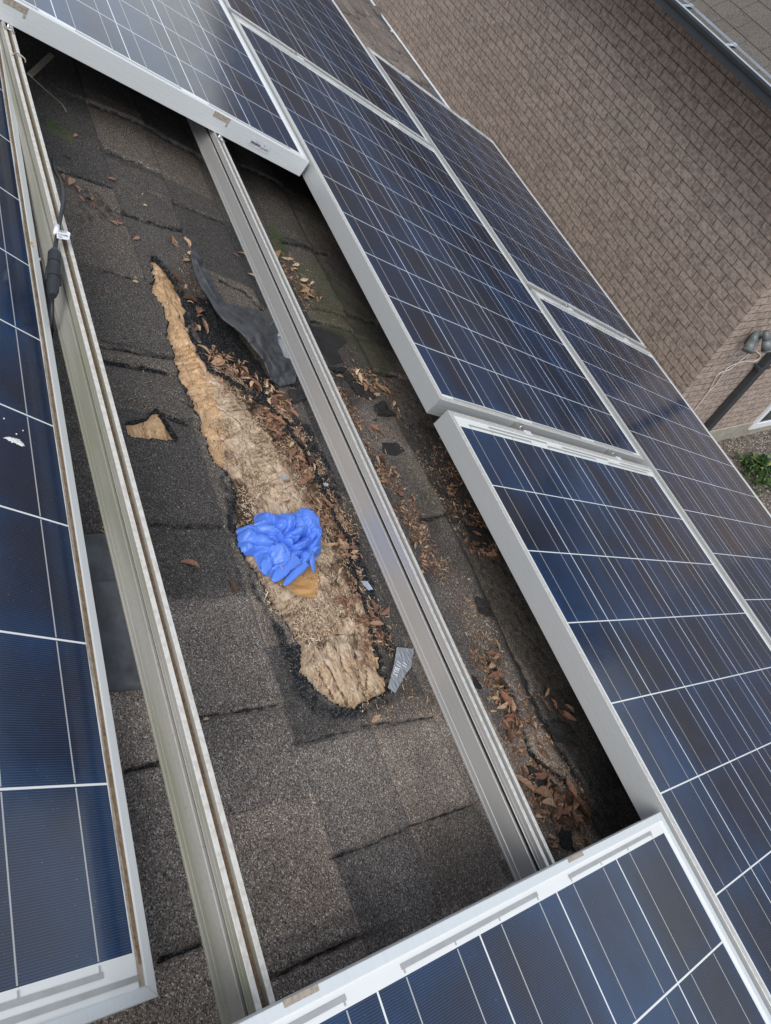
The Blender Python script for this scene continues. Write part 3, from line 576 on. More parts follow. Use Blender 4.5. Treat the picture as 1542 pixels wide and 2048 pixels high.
# ================================================================= solar panels
PL, PW, FD = 1.640, .985, .047; MS = (PW-6*P_)/2; LIP = .011
def frame_mesh(name, matl, parent):
    # profile: distance in from the outer face, height; thin grooves on the outer wall
    gz = [-.0125, -.0225, -.0325]; pr = [(.0006, 0)]; pr = [(LIP, -.0022), (LIP, -.0002), (LIP-.0006, 0), (.0006, 0), (0, -.0006)]
    for z in gz: pr += [(0, z+.0004), (.0007, z), (0, z-.0004)]
    pr += [(0, -FD+.0005), (.0005, -FD), (.030, -FD), (.030, -FD+.002), (.002, -FD+.002), (.002, -.0075), (LIP, -.0075)]
    m = MB(); n = len(pr); cor = [(0, 0), (PL, 0), (PL, -PW), (0, -PW)]; inx = [(1, -1), (-1, -1), (-1, 1), (1, 1)]
    for s in range(4):
        a, b = s, (s+1) % 4; d = Vector((cor[b][0]-cor[a][0], cor[b][1]-cor[a][1])).normalized()*.00022
        A = [(cor[a][0]+inx[a][0]*p+d.x, cor[a][1]+inx[a][1]*p+d.y, z) for p, z in pr]; B = [(cor[b][0]+inx[b][0]*p-d.x, cor[b][1]+inx[b][1]*p-d.y, z) for p, z in pr]
        m.add(A+B, [(i, (i+1) % n, n+(i+1) % n, n+i) for i in range(n)])
    return m.build(name, matl, parent)
def bars(parent, mlow, mhigh, second):
    y0 = -MS
    for side, x0, sg, mar in ((0, mlow, -1, mlow), (1, mlow+10*P_, 1, mhigh)):
        vis = mar-LIP; m = MB()
        rows = [(.45*vis if vis < .02 else .009, 0)] + ([(.020, .08)] if vis > .026 else [])
        for off, sh in rows:
            for k in range(3):
                a = y0-P_*(2*k+.25)+.003-sh; b = y0-P_*(2*k+1.75)-.003-sh
                if b < -PW+MS: b = -PW+MS
                x = x0+sg*off; m.box(x-.0025, x+.0025, b, a, -.0023, -.00195)
        off = rows[0][0]
        for cidx in range(6):
            for q in (.25, .75):
                y = y0-P_*(cidx+q); xa, xb = sorted((x0+sg*.001, x0+sg*off)); m.box(xa, xb, y-.0009, y+.0009, -.0023, -.0020)
        m.build('connector_ribbons', MAT['ribbon'], parent)
def panel(u, v, label, mlow=.0212, fm='frame', mat=None, group='solar panels of the array', w=.6235):
    root = empty('solar_module', mat if mat is not None else place(u, v, w)); tag(root, label, 'solar panel', group)
    frame_mesh('frame', MAT[fm], root)
    lm = MB(); lm.box(.0022-mlow, PL-.0022-mlow, -(PW-.0022)+MS, -.0022+MS, -.0050, 0)
    o = lm.build('laminate', MAT['lam'], root); o.location = (mlow, -MS, -.0026)
    bars(root, mlow, PL-10*P_-mlow, True)
    jb = MB(); jb.box(PL-.22, PL-.10, -PW/2-.06, -PW/2+.06, -.028, -.009); jb.build('junction_box', MAT['black'], root, bevel=.003)
    return root
pA = panel(.8546, 1.176, 'dark blue solar panel right of the opening, its lower end just above the two clamps')
pB = panel(-.8148, 1.180, 'dark blue solar panel below the clamped gap, running out at the lower right corner')
pA2 = panel(2.525, 1.176, 'dark blue solar panel at the top, left of the bare eave shingles')
pA3 = panel(4.195, 1.176, 'dark solar panel beyond the top one, furthest up the row')
pC = panel(1.693, .1756, 'solar panel at the top left with a barcode sticker on its lower frame', .0283, 'frame_white')
pC2 = panel(3.363, .1756, 'solar panel above the one with the barcode sticker', .0283)
pD = panel(-1.667, .1805, 'solar panel closing the bottom edge of the opening, in the foreground', .0333, 'frame_white')
pR1 = panel(1.686, 2.195, 'solar panel in the outer row nearest the brick wall, upper one with two end clamps')
pR2 = panel(.017, 2.195, 'lower solar panel of the outer row, reflecting a pale blue cloud')
pR3 = panel(-1.653, 2.195, 'solar panel at the near end of the outer row below the cloud reflecting one')
from mathutils import Matrix as _M
def rotvec(a):
    v = Vector(a); return Matrix.Rotation(v.length, 3, v.normalized())
# the loose panel: fitted pose in (u,v,w); convert to local (u,-v,-w)
Re = np.array(rotvec((.3028, .0344, .0302))); D3 = np.diag([1, -1, -1]); Rl = D3 @ Re @ D3
mlE = .040
tE = np.array([.0568, .3523, .7415])       # lower right corner of the cell field
corner = np.array([-mlE, -(PW-MS), 0])     # from that corner to panel origin (low u, low v), in panel (u,v,w)
o3 = tE + Re @ np.array([-mlE, -(PW-MS), -.0026]) 
ME = AX @ Matrix.Translation((o3[0], -o3[1], -o3[2])) @ Matrix(Rl.tolist()).to_4x4()
pE = panel(0, 0, 'loose tilted solar panel at the left edge, with bird droppings and a brown dirt line', mlE, 'frame_white', ME, 'solar panels of the array')
# dirt along its right rim and at the corner, droppings
def strip(parent, name, mat, x0, x1, yc, wdt, z, seed, n=220, amp=.5):
    m = MB(); vs = []; xs = np.linspace(x0, x1, n); a = fbm(xs*14, xs*0+seed, seed); b = fbm(xs*55, xs*0+seed, seed+3)
    for i, x in enumerate(xs):
        w1 = wdt*(.55+amp*a[i]+.25*b[i]); vs += [(x, yc, z), (x, yc+w1, z)]
    m.add(vs, [(2*i, 2*i+2, 2*i+3, 2*i+1) for i in range(n-1)]); return m.build(name, mat, parent)
strip(pE, 'dirt_band', MAT['grime'], .012, PL-.012, -PW+LIP+.0002, .0075, -.0022, 11)
strip(pE, 'dirt_line', MAT['dirt'], .03, PL-.02, -PW+LIP+.0006, .0042, -.0019, 17, amp=.8)
def blob(m, x, y, z, rx, ry, ang, seed, h=.0012, n=22):
    rr = np.random.default_rng(seed); ca, sa = math.cos(ang), math.sin(ang); vs = [(x, y, z+h)]
    for i in range(n):
        a = 2*math.pi*i/n; k = 1+rr.uniform(-.28, .28); px, py = rx*k*math.cos(a), ry*k*math.sin(a); vs.append((x+px*ca-py*sa, y+px*sa+py*ca, z))
    m.add(vs, [(0, 1+i, 1+(i+1) % n) for i in range(n)])
def pe_local(x, y):        # photo point on panel E's glass -> its local x, y
    Mi = ME.inverted(); r = R.T @ np.array([x-771., y-1024., F]); d = Mi.to_3x3() @ wdir(r); o = Mi @ Vector((0, 0, H)); k = (-.002-o.z)/d.z; return o.x+d.x*k, o.y+d.y*k
for i, (x, y, a, b) in enumerate([(20, 877, .010, .0022), (30, 881, .009, .004), (40, 887, .006, .0025), (117, 815, .004, .0022), (121, 817, .003, .002), (43, 889, .004, .003), (8, 837, .0012, .001), (33, 868, .001, .001), (46, 861, .0008, .001), (126, 868, .001, .001), (112, 806, .001, .001)]):
    m = MB(); lx, ly = pe_local(x, y); blob(m, lx, ly, -.0021, a, b, 1.9, i); m.build('bird_dropping', MAT['dropping'], pE)
# clamp wear marks on C and D
def mark(parent, x0, x1, y0, y1, z0, z1, mat='grime', name='clamp_mark'):
    m = MB(); m.box(x0, x1, y0, y1, z0, z1); return m.build(name, MAT[mat], parent, bevel=.0004)
for vv in (.44, .905):
    y = -(vv-.1756)+.012; mark(pC, -.0005, .0006, y-.024, y+.020, -.0150, -.0010)
    mark(pC, -.0004, .0004, y-.024, y-.019, -.024, -.0160); mark(pD, PL-.0055, PL+.0004, y-.024+.005, y+.020, -.0008, .0005)
    m = MB()
    for i in range(5): blob(m, 0, 0, 0, .001, .001, 0, i)
    rr = random.Random(int(vv*100))
# barcode sticker
st_e = empty('sticker_tmp')
def text(s, size, mat, parent, M, name='lettering', ext=.00005):
    c = bpy.data.curves.new(name, 'FONT'); c.body = s; c.size = size; c.extrude = ext
    o = bpy.data.objects.new(name, c); COL.objects.link(o); dg = bpy.context.evaluated_depsgraph_get()
    me = bpy.data.meshes.new_from_object(o.evaluated_get(dg)); me.name = name; bpy.data.objects.remove(o)
    me.materials.append(mat); n = bpy.data.objects.new(name, me); COL.objects.link(n); n.parent = parent; n.matrix_local = M; return n
bpy.data.objects.remove(st_e)
# face of panel C looks towards -u: text runs along +v, up is +normal
def onface(v, z, off=.0008): return Matrix(((0, 0, -1, -off), (-1, 0, 0, -(v-.1756)), (0, 1, 0, z), (0, 0, 0, 1)))
m = MB(); pr = [(0, .0025), (.004, 0), (.058, 0), (.060, .002), (.060, .019), (.058, .021), (.006, .021), (.003, .018), (.0015, .010)]
m.add([(a, b, .0004) for a, b in pr]+[(a, b, 0) for a, b in pr], [tuple(range(9))]+[(i, 9+i, 9+(i+1) % 9, (i+1) % 9) for i in range(9)])
stk = m.build('barcode_sticker', MAT['sticker'], pC); stk.matrix_local = onface(.985, -.0345)
bmk = MB(); x = .004; rb = random.Random(3)
while x < .033:
    wq = rb.choice([.0003, .0005, .0008]); bmk.box(x, x+wq, .0065, .0125, .0004, .0006); x += wq+rb.choice([.0003, .0005, .0007])
bmk.build('barcode', MAT['ink'], stk)
text('sovello', .0085, MAT['ink'], stk, Matrix.Translation((.0345, .0055, .0006)))
text('P-230', .0034, MAT['inkgrey'], stk, Matrix.Translation((.017, .0145, .0006)))
bmk = MB(); [bmk.box(.004+.0042*q, .0072+.0042*q, .0040, .0046, .0004, .0006) for q in range(12)]; bmk.build('fine_print', MAT['inkgrey'], stk)
m = MB(); vs = []
for i in range(17):
    a = math.radians(20+i*17.5); w_ = .0012*math.sin(math.pi*i/16)+.0001; vs += [(.0435+.0023*math.cos(a), .0150+.0023*math.sin(a), .0006), (.0435+(.0023-w_)*math.cos(a), .0150+(.0023-w_)*math.sin(a), .0006)]
m.add(vs, [(2*i, 2*i+2, 2*i+3, 2*i+1) for i in range(16)]); m.build('crescent_logo', MAT['ink'], stk)

# ================================================================= rails and clamps
def rail(v0, u0, u1, label, mat, wdt=.021, hgt=.061, w0=.6715):
    root = empty('mounting_rail', place((u0+u1)/2, v0, w0)); tag(root, label, 'rail', 'mounting rails of the array')
    L2 = (u1-u0)/2; W_ = wdt
    pr = [(0, -.0004), (.0004, 0), (.0058, 0), (.0062, -.0004), (.0062, -.011), (W_-.0062, -.011), (W_-.0062, -.0004), (W_-.0058, 0), (W_-.0004, 0), (W_, -.0004), (W_, -hgt), (-.001, -hgt), (-.001, -hgt+.0025), (0, -hgt+.003), (0, -.0465), (.0005, -.0468), (0, -.0471+.0), (0, -.021), (.0045, -.0206), (.0045, -.0146), (0, -.0142), (0, -.0088), (.0006, -.0085), (0, -.0082)]
    pr = [pr[i] for i in range(14)]+[(0, -.0510), (.0008, -.0502), (0, -.0494), (-.0006, -.0215), (.0004, -.0205), (.0085, -.0203), (.0085, -.0142), (.0004, -.0140), (-.0006, -.0132), (0, -.0124), (0, -.0078), (.0008, -.0072), (0, -.0066)]
    m = MB(); n = len(pr); nx = 2; xs = [-L2, L2]
    m.add([(x, -a, z) for x in xs for a, z in pr], [(i, n+i, n+(i+1) % n, (i+1) % n) for i in range(n)]+[tuple(range(n)), tuple(range(n, 2*n))[::-1]])
    m.build('rail_profile', mat, root)
    d = MB(); d.box(-L2, L2, -(W_-.0063), -.0063, -.0108, -.0075 if mat is MAT['rail_old'] else -.0098); d.build('slot_dirt', MAT['dirt'] if mat is MAT['rail_old'] else MAT['soot'], root)
    d = MB(); d.box(-L2, L2, -.0084, -.003, -.0202, -.0160); d.build('groove_dirt', MAT['soot'], root)  # dark strip that paints shade into the side groove
    for k in range(int((u1-u0)/1.2)):
        f = MB(); x = -L2+.35+k*1.2; f.box(x-.02, x+.02, -W_-.004, -W_-.0005, -.09, -.03); f.box(x-.02, x+.02, -W_-.05, -W_-.0045, -.1195, -.114); f.box(x-.02, x+.02, -W_-.0045, -W_-.0005, -.1195, -.09)
        f.build('rail_foot', MAT['steel'], root)
    return root
rL = rail(.417, -1.6, 3.3, 'dirty weathered aluminium rail beside the loose panel, left one over the opening', MAT['rail_old'])
rR = rail(.896, -1.6, 3.3, 'clean bright aluminium rail crossing the opening, right one', MAT['rail_new'])
for v0, nm in ((1.447, 'rail under the inner edge of the clamped panels'), (1.917, 'rail under the outer half of the clamped panels'), (2.43, 'rail under the inner edge of the outer row'), (2.905, 'rail under the outer edge of the row nearest the brick wall')):
    rail(v0, -1.6, 3.36 if v0 > 2 else 5.8, 'aluminium '+nm, MAT['rail_new'])
def clamp(u, v, label, gap=.030, end=False):
    r = empty('panel_clamp', place(u, v, .6235)); tag(r, label, 'clamp', 'clamps between the panels'); h = gap/2
    m = MB(); m.box(-h-.010, -h+.003, -.030, -.004, .0006, .0030); m.box(-h, -h+.003, -.030, -.004, -.02, .0006)
    m.build('clamp_tab', MAT['white'] if False else MAT['frame_white'], r, bevel=.0011)
    m = MB(); m.box(-h+.002, h-.002, .006, .0085, -.040, .001); m.box(-h+.002, -h+.0045, -.012, .006, -.040, .001); m.build('bracket', MAT['steel'], r, bevel=.0006)
    m = MB(); m.cyl((0, -.0015, -.03), (0, -.0015, .006), .0035, 12); m.cyl((0, -.0015, -.004), (0, -.0015, .001), .0062, 6); m.build('bolt', MAT['steel'], r, smooth=False)
    return r
clamp(.8399, 1.466, 'metal clamp in the wide gap right of the opening, inner one near the silver corner')
clamp(.8399, 1.937, 'metal clamp in the wide gap right of the opening, outer one nearer the wall')
clamp(2.51, 1.437, 'small clamp at the top end of the big right hand panel, left one')
clamp(2.51, 1.911, 'small clamp at the top end of the big right hand panel, right one')
clamp(1.6715, 2.449, 'clamp in the gap of the outer row, inner one')
clamp(1.6715, 2.918, 'clamp in the gap of the outer row, outer one beside the brick wall')
clamp(3.340, 2.455, 'end clamp on the far end of the outer row, inner one by the eave shingles')
clamp(3.340, 2.925, 'end clamp on the far end of the outer row, outer one against the brick wall')
# wire clips where the rails go under panel C
def wclip(u, v, label):
    r = empty('rail_clip', place(u, v, .6715)); tag(r, label, 'clip', 'clips where the rails pass under the top panel')
    m = MB(); m.box(-.03, .008, -.020, -.017, -.004, .0015); m.box(-.03, .008, -.004, -.001, -.004, .0015); m.build('clip_jaw', MAT['steel'], r, bevel=.0006)
    m = MB(); m.tube(smoothpts([(-.02, -.001, .002), (-.032, -.010, .006), (-.026, -.019, .003)], 6), .0013, 6); m.cyl((-.010, -.010, -.008), (-.010, -.010, .006), .0026, 8); m.build('clip_spring', MAT['steel'], r, smooth=True)
wclip(1.69, .417, 'small spring clip on the dirty left rail under the top panel')
wclip(1.69, .896, 'small spring clip on the clean right rail under the top panel')

# ================================================================= cables near the left rail
def pt3(x, y, w): u, v = at(x, y, w); return Vector((u, -v, -w))
cab = empty('solar_cable', place(1.3, .43, .67)); tag(cab, 'black solar cable with inline connector lying along the dirty left rail', 'cable')
def cbuild(mb, name, mat, parent=None, smooth=True):
    o = mb.build(name, mat, None, AX, smooth); par = parent or cab; o.parent = par; o.matrix_parent_inverse = par.matrix_world.inverted(); return o
m = MB(); m.tube(smoothpts([pt3(106, 318, .735), pt3(109, 340, .70), pt3(121, 362, .675), pt3(127, 392, .664), pt3(123, 425, .66), pt3(116, 460, .66), pt3(109, 505, .664)], 6), .0032, 10); cbuild(m, 'cable_sheath', MAT['black'])
m = MB(); m.tube(smoothpts([pt3(105, 582, .672), pt3(104, 605, .69), pt3(104, 640, .71), pt3(103, 665, .74), pt3(96, 700, .78)], 6), .0030, 10); cbuild(m, 'cable_sheath', MAT['black'])
m = MB(); a, b = pt3(109, 500, .664), pt3(105, 592, .672); d = (b-a)
for t0, t1, r0, r1 in ((0, .09, .0055, .0085), (.09, .30, .0092, .0092), (.30, .33, .0082, .0082), (.33, .62, .0095, .0095), (.62, .65, .0084, .0084), (.65, .88, .0092, .0084), (.88, 1., .0086, .0055)):
    m.cyl(a+d*t0, a+d*t1, r0, 14, r1)
s_ = d.cross(Vector((0, 0, 1))).normalized()
for sg in (1, -1): m.cyl(a+d*.42+s_*sg*.0085, a+d*.72+s_*sg*.0098, .0022, 6)
cbuild(m, 'connector', MAT['black'], smooth=False)
lab = MB(); c0, c1 = pt3(114.5, 452, .6595), pt3(112, 468, .6595); lab.cyl(c0, c1, .0041, 14); cbuild(lab, 'cable_label', MAT['white'])
fl = MB(); q = [pt3(x, y, .655) for x, y in ((113, 459), (138.5, 464), (141, 467), (139, 476), (137, 480), (114, 476))]; fl.add(q+[p-Vector((0, 0, .0004)) for p in q], [(0, 5, 4, 3, 2, 1), (6, 7, 8, 9, 10, 11)]+[(i, (i+1) % 6, 6+(i+1) % 6, 6+i) for i in range(6)])
flo = cbuild(fl, 'label_flag', MAT['white'], smooth=False)
ex_ = (pt3(138, 465, .655)-pt3(113, 460, .655)).normalized(); ey_ = Vector((0, 0, 1)).cross(ex_)
def flagtxt(s, x, y, size):
    p = pt3(x, y, .6546); Mt = Matrix((tuple([ex_.x, ey_.x, 0, p.x]), tuple([ex_.y, ey_.y, 0, p.y]), tuple([ex_.z, ey_.z, 1, p.z]), (0, 0, 0, 1)))
    n = text(s, size, MAT['ink'], None, Matrix()); n.matrix_world = AX @ Mt; mw = n.matrix_world.copy(); n.parent = flo; n.matrix_parent_inverse = (AX).inverted() @ Matrix(); n.matrix_world = mw
flagtxt('NECT', 118, 463.5, .0052); flagtxt('CTHER', 117, 470, .0052); flagtxt('ON', 117.5, 474.5, .004)
m = MB(); m.tube(smoothpts([pt3(57, 149, .70), pt3(80, 170, .73), pt3(105, 192, .765), pt3(124, 209, .785), pt3(133, 224, .792)], 6), .0011, 6)
tag(m.build('twine', MAT['twine'], None, AX, True), 'thin pale wire end poking out below the top left panel', 'wire')
m = MB(); a, b = pt3(60, 149, .785), pt3(104, 108, .785); dd = (b-a).normalized(); s1 = dd.cross(Vector((0, 0, 1))).normalized()*.006
m.add([a-s1, a+s1, b+s1, b-s1]+[p-Vector((0, 0, .003)) for p in (a-s1, a+s1, b+s1, b-s1)], [(3, 2, 1, 0), (4, 5, 6, 7), (0, 1, 5, 4), (1, 2, 6, 5), (2, 3, 7, 6), (3, 0, 4, 7)])
tag(m.build('metal_strap', MAT['grime'], None, AX), 'short flat metal strap on the dark shingles under the top left panel', 'strap')
m = MB(); m.tube(smoothpts([pt3(18, 130, .70), pt3(26, 109, .669), pt3(36, 107, .668), pt3(49, 117, .669), pt3(51, 125, .675)], 6), .0013, 6)
tag(m.build('cable_tie', MAT['grime'], None, AX, True), 'thin cable tie looped over the dirty left rail', 'cable tie')
m = MB(); q = [pt3(x, y, .655) for x, y in ((936, 398), (938, 396), (968, 428), (966, 432))]; m.tube([q[0], (q[0]+q[2])/2, q[3]], .003, 6)
cl_ = m.build('cable_stub', MAT['black'], None, AX, True); tag(cl_, 'short black cable showing in the slit between the two right hand panel rows', 'cable')

# roof flashings beside the left rail
def flashing(polys, label, ridge=None):
    us1 = np.linspace(0, 1, 60); vs1 = np.linspace(0, 1, 24); A, B = np.meshgrid(us1, vs1, indexing='ij')
    P = [np.array(at(*p)) for p in polys]
    Uf = (P[0][0]*(1-B)+P[1][0]*B)*(1-A)+(P[3][0]*(1-B)+P[2][0]*B)*A; Vf = (P[0][1]*(1-B)+P[1][1]*B)*(1-A)+(P[3][1]*(1-B)+P[2][1]*B)*A
    hf = .009+(fbm(Uf*20, Vf*20, 200)-.5)*.003
    if ridge: hf = hf+.010*(sstep(A, ridge[0]-.02, ridge[0]+.005)-sstep(A, ridge[1]-.06, ridge[1]))*sstep(B, 1.02, .9)
    b = (A == 0) | (A == 1) | (B == 0) | (B == 1); hf = np.where(b, .0, hf)
    o = grid_mesh('roof_flashing', Uf, -Vf, -(ROOF-hf), np.ones((59, 23), bool), [MAT['rubber']], None, None, AX); tag(o, label, 'flashing', 'black flashings beside the left rail'); return o
flashing([(150, 1072), (222, 1069), (296, 1379), (200, 1386)], 'long dark flashing sheet with a raised band, lower one between loose panel and left rail', (.36, .60))
flashing([(92, 560), (112, 560), (124, 662), (96, 660)], 'small dark flashing end beside the cable connector, upper one')

# ================================================================= loose things on the roof
def surf(u, v):
    a = np.array([[float(u)]]); b = np.array([[float(v)]]); d = hole_sd(a, b); return -.0075 if d[0, 0] < 0 else float(roof_h(a, b, d)[0, 0])
# curled sheet of shingle (underside up)
lowe = [(380, 499, 2), (382, 520, 8), (388, 545, 18), (400, 572, 26), (414, 592, 32), (430, 620, 36), (446, 640, 38), (468, 656, 40), (486, 672, 40), (505, 696, 38), (522, 716, 34), (532, 738, 24), (537, 752, 14), (546, 764, 6), (560, 772, 3)]
uppe = [(381, 498, 1), (396, 512, 4), (410, 536, 7), (424, 564, 9), (438, 590, 10), (450, 608, 10), (470, 612, 9), (500, 618, 8), (530, 628, 7), (548, 636, 7), (560, 655, 8), (553, 678, 9), (562, 704, 9), (568, 717, 8), (590, 724, 7), (596, 745, 5), (586, 768, 3)]
def rs(L, n):
    P = np.array(L, float); o = smoothpts([(a, b, c) for a, b, c in L], 6); P = np.array([tuple(p) for p in o]); s = np.r_[0, np.cumsum(np.hypot(*np.diff(P[:, :2], axis=0).T))]; tt = np.linspace(0, s[-1], n)
    return np.stack([np.interp(tt, s, P[:, k]) for k in range(3)], 1)
n1, n2 = 150, 40; a = rs(lowe, n1); b = rs(uppe, n1); T = np.linspace(0, 1, n2)[None, :]
Xp = a[:, :1]*(1-T)+b[:, :1]*T; Yp = a[:, 1:2]*(1-T)+b[:, 1:2]*T
hh = a[:, 2:3]*1.3*(1-T)**1.3+b[:, 2:3]*T + 9*np.sin(math.pi*T)*np.linspace(0, 1, n1)[:, None]*np.sin(np.linspace(0, 9, n1))[:, None]*.5
hh = hh+(fbm(Xp/26, Yp/26, 300, 2)-.5)*13+np.abs(fbm(Xp/20, Yp/20, 312, 2)-.5)*16+(fbm(Xp/7, Yp/7, 310)-.5)*1.8
ridge_ = np.exp(-((T-.42-.1*np.sin(np.linspace(0, 6, n1))[:, None])/.07)**2)*4; hh = np.maximum(hh+ridge_, 1.)/1000
jag = np.random.default_rng(5)
UU = np.zeros(Xp.shape); VV = np.zeros(Xp.shape)
for i in range(n1):
    for j in range(n2): UU[i, j], VV[i, j] = at(Xp[i, j], Yp[i, j], ROOF-hh[i, j])
o = grid_mesh('curled_shingle', UU, -VV, -(ROOF-hh), np.ones((n1-1, n2-1), bool), [MAT['rubber']], None, None, AX)
sm = o.modifiers.new('thickness', 'SOLIDIFY'); sm.thickness = .0035; sm.offset = -1; tag(o, 'large curled black shingle lifted beside the rotted boards, smooth side up', 'shingle')
# torn fragments
FR = [([(550, 650), (562, 650), (578, 668), (592, 700), (604, 728), (575, 728), (556, 715), (545, 690), (542, 664)], 'pale grey granule patch showing at the end of the curled shingle'), ([(580, 774), (610, 776), (617, 797), (603, 800), (589, 804), (580, 790)], 'squarish black shingle chunk below the curled shingle, left of the right rail'), ([(701, 762), (736, 767), (753, 795), (741, 797), (716, 783)], 'long black shingle scrap right of the clean rail, above the others there'), ([(748, 809), (767, 802), (793, 830), (775, 833), (757, 830)], 'black shingle scrap nearest the two silver panel corners'), ([(699, 736), (712, 748), (715, 757), (704, 760), (688, 741)], 'small black shingle scrap beside a drift of pale leaves'), ([(1063, 1527), (1085, 1538), (1105, 1548), (1119, 1568), (1081, 1589), (1069, 1548)], 'wide dark shingle scrap above the big lobed leaf'), ([(1125, 1655), (1146, 1661), (1158, 1697), (1140, 1694), (1128, 1685)], 'dark grey shingle scrap close to the foreground panel edge'), ([(932, 1045), (985, 1050), (990, 1090), (960, 1094), (945, 1088)], 'black shingle scrap in the shade of the long silver frame'), ([(577, 742), (600, 750), (602, 765), (586, 768)], 'small dark shingle scrap touching the end of the curled shingle'), ([(660, 725), (700, 730), (694, 738), (668, 736)], 'narrow shingle scrap at the foot of the smooth black patch'), ([(1100, 1440), (1150, 1446), (1170, 1490), (1120, 1480)], 'flat dark shingle scrap in deep shade under the long frame'), ([(948, 1195), (975, 1205), (985, 1240), (960, 1228)], 'thin shingle scrap by the buckled ridge')]
for k, (poly, lab_) in enumerate(FR):
    P = UVp(poly, ROOF-.006); cx, cy = np.mean([p[0] for p in P]), np.mean([p[1] for p in P]); hb = surf(cx, cy)+.003; rr = random.Random(k)
    pts = []
    for i in range(len(P)):
        p, q = P[i], P[(i+1) % len(P)]
        for s in np.linspace(0, 1, 9)[:-1]: pts.append((p[0]*(1-s)+q[0]*s+rr.uniform(-1, 1)*.0024-cx, -(p[1]*(1-s)+q[1]*s+rr.uniform(-1, 1)*.0024-cy)))
    n = len(pts); m = MB(); top = [(x*.96, y*.96, .004+.0025*math.sin(x*130+k)+rr.uniform(-.0012, .0012)) for x, y in pts]; m.add([(0, 0, .0052)]+top+[(x, y, .0) for x, y in pts], [(0, 1+i, 1+(i+1) % n) for i in range(n)]+[(1+i, 1+n+i, 1+n+(i+1) % n, 1+(i+1) % n) for i in range(n)])
    o = m.build('shingle_fragment', MAT['palegran'] if 'pale grey' in lab_ else MAT['chunk'], None, place(cx, cy, ROOF-hb, rr.uniform(-.09, .09), rr.uniform(-.09, .09))); tag(o, lab_, 'shingle scrap', 'torn black shingle scraps')

# blue glove: crumpled nitrile on the boards
t = NT('blue_nitrile', .42); v = t.coord(); t.color(t.mix(t.noise(v, 60, 3), (.08, .20, .70), (.12, .27, .82))); t.b.inputs['Subsurface Weight'].default_value = .12; t.b.inputs['Subsurface Radius'].default_value = (.002, .003, .008); t.b.inputs['Subsurface Scale'].default_value = .6
cre = t.noise(t.mapv(v, (60, 140, 100), rot=(0, 0, .6)), 1., 4, .6); t.bump(cre, .22, .0010); blue = t.m
GL = [(473, 1056), (478, 1062), (490, 1050), (504, 1049), (515, 1045), (511, 1034), (515, 1025), (528, 1021), (545, 1022), (560, 1028), (572, 1029), (586, 1027), (596, 1020), (604, 1023), (614, 1031), (625, 1035), (634, 1044), (640, 1052), (641, 1066), (640, 1082), (640, 1092), (644, 1100), (643, 1108), (633, 1112), (627, 1121), (618, 1130), (610, 1140), (596, 1146), (582, 1149), (560, 1150), (540, 1149), (530, 1145), (522, 1136), (516, 1118), (511, 1107), (496, 1107), (484, 1106), (477, 1098), (477, 1085), (473, 1070)]
gw = .030; cpx, cpy = 565, 1082
cU, cV = at(cpx, cpy); Pg = np.array(UVp(GL, ROOF-.004))-[cU, cV]
ang = np.unwrap(np.arctan2(Pg[:, 1], Pg[:, 0])); rad = np.hypot(Pg[:, 0], Pg[:, 1]); order = np.argsort(ang % (2*math.pi)); aa = (ang % (2*math.pi))[order]; ra = rad[order]
na, nr_ = 420, 120; A1 = np.linspace(0, 2*math.pi, na); rb_ = np.interp(A1, np.r_[aa[-3:]-2*math.pi, aa, aa[:3]+2*math.pi], np.r_[ra[-3:], ra, ra[:3]])
Rr = np.linspace(0, 1, nr_)[:, None]; X = (rb_*np.cos(A1))[None, :]*Rr; Y = (rb_*np.sin(A1))[None, :]*Rr
wx = X+(fbm(X*22+5, Y*22, 400)-.5)*.05; wy = Y+(fbm(X*22, Y*22+9, 410)-.5)*.05
def rid(x, y, s, seed): return 1-np.abs(2*fbm(x*s+3, y*s+7, seed, 2)-1)*2.2
H1 = rid(wx, wy, 19, 420); H2 = rid(wx*1.0+wy*.5, wy-wx*.4, 60, 430); H3 = rid(wx, wy, 130, 440)
env = 1-sstep(np.broadcast_to(Rr, X.shape), .80, 1.0)**2
dome = .5+.5*(1-np.broadcast_to(Rr, X.shape)**2)
# angular facets: plateaus separated by sharp folds
fac = np.zeros(X.shape); rf = np.random.default_rng(12); S_pts = rf.uniform(-.06, .06, (34, 2)); hv = rf.uniform(-1, 1, 34); gxy = rf.uniform(-.5, .5, (34, 2))
D_ = (wx[..., None]-S_pts[:, 0])**2+(wy[..., None]-S_pts[:, 1])**2; ii = D_.argmin(-1); s2 = np.sort(D_, -1); ed = np.sqrt(s2[..., 1])-np.sqrt(s2[..., 0])
fac = (hv[ii]*.0022+gxy[ii, 0]*(wx-S_pts[ii, 0])+gxy[ii, 1]*(wy-S_pts[ii, 1]))*sstep(ed, 0, .003)+.0016*(1-sstep(ed, 0, .0025))
LB = [(530, 1040, 24, 12, 5, .021), (500, 1066, 22, 12, 15, .018), (492, 1092, 17, 10, 20, .016), (540, 1066, 26, 11, 35, .024), (528, 1088, 30, 12, 28, .026), (558, 1110, 26, 15, 50, .027), (530, 1125, 14, 18, 20, .020), (572, 1046, 20, 16, -30, .023), (612, 1046, 17, 26, -35, .030), (626, 1076, 14, 20, 5, .024), (592, 1070, 19, 9, -15, .031), (600, 1092, 26, 7, -25, .024), (590, 1108, 24, 9, -40, .025), (630, 1102, 14, 8, 0, .018), (574, 1088, 10, 8, 30, .020), (560, 1136, 24, 10, -35, .020), (596, 1128, 20, 9, -55, .018), (612, 1116, 10, 14, 10, .020)]
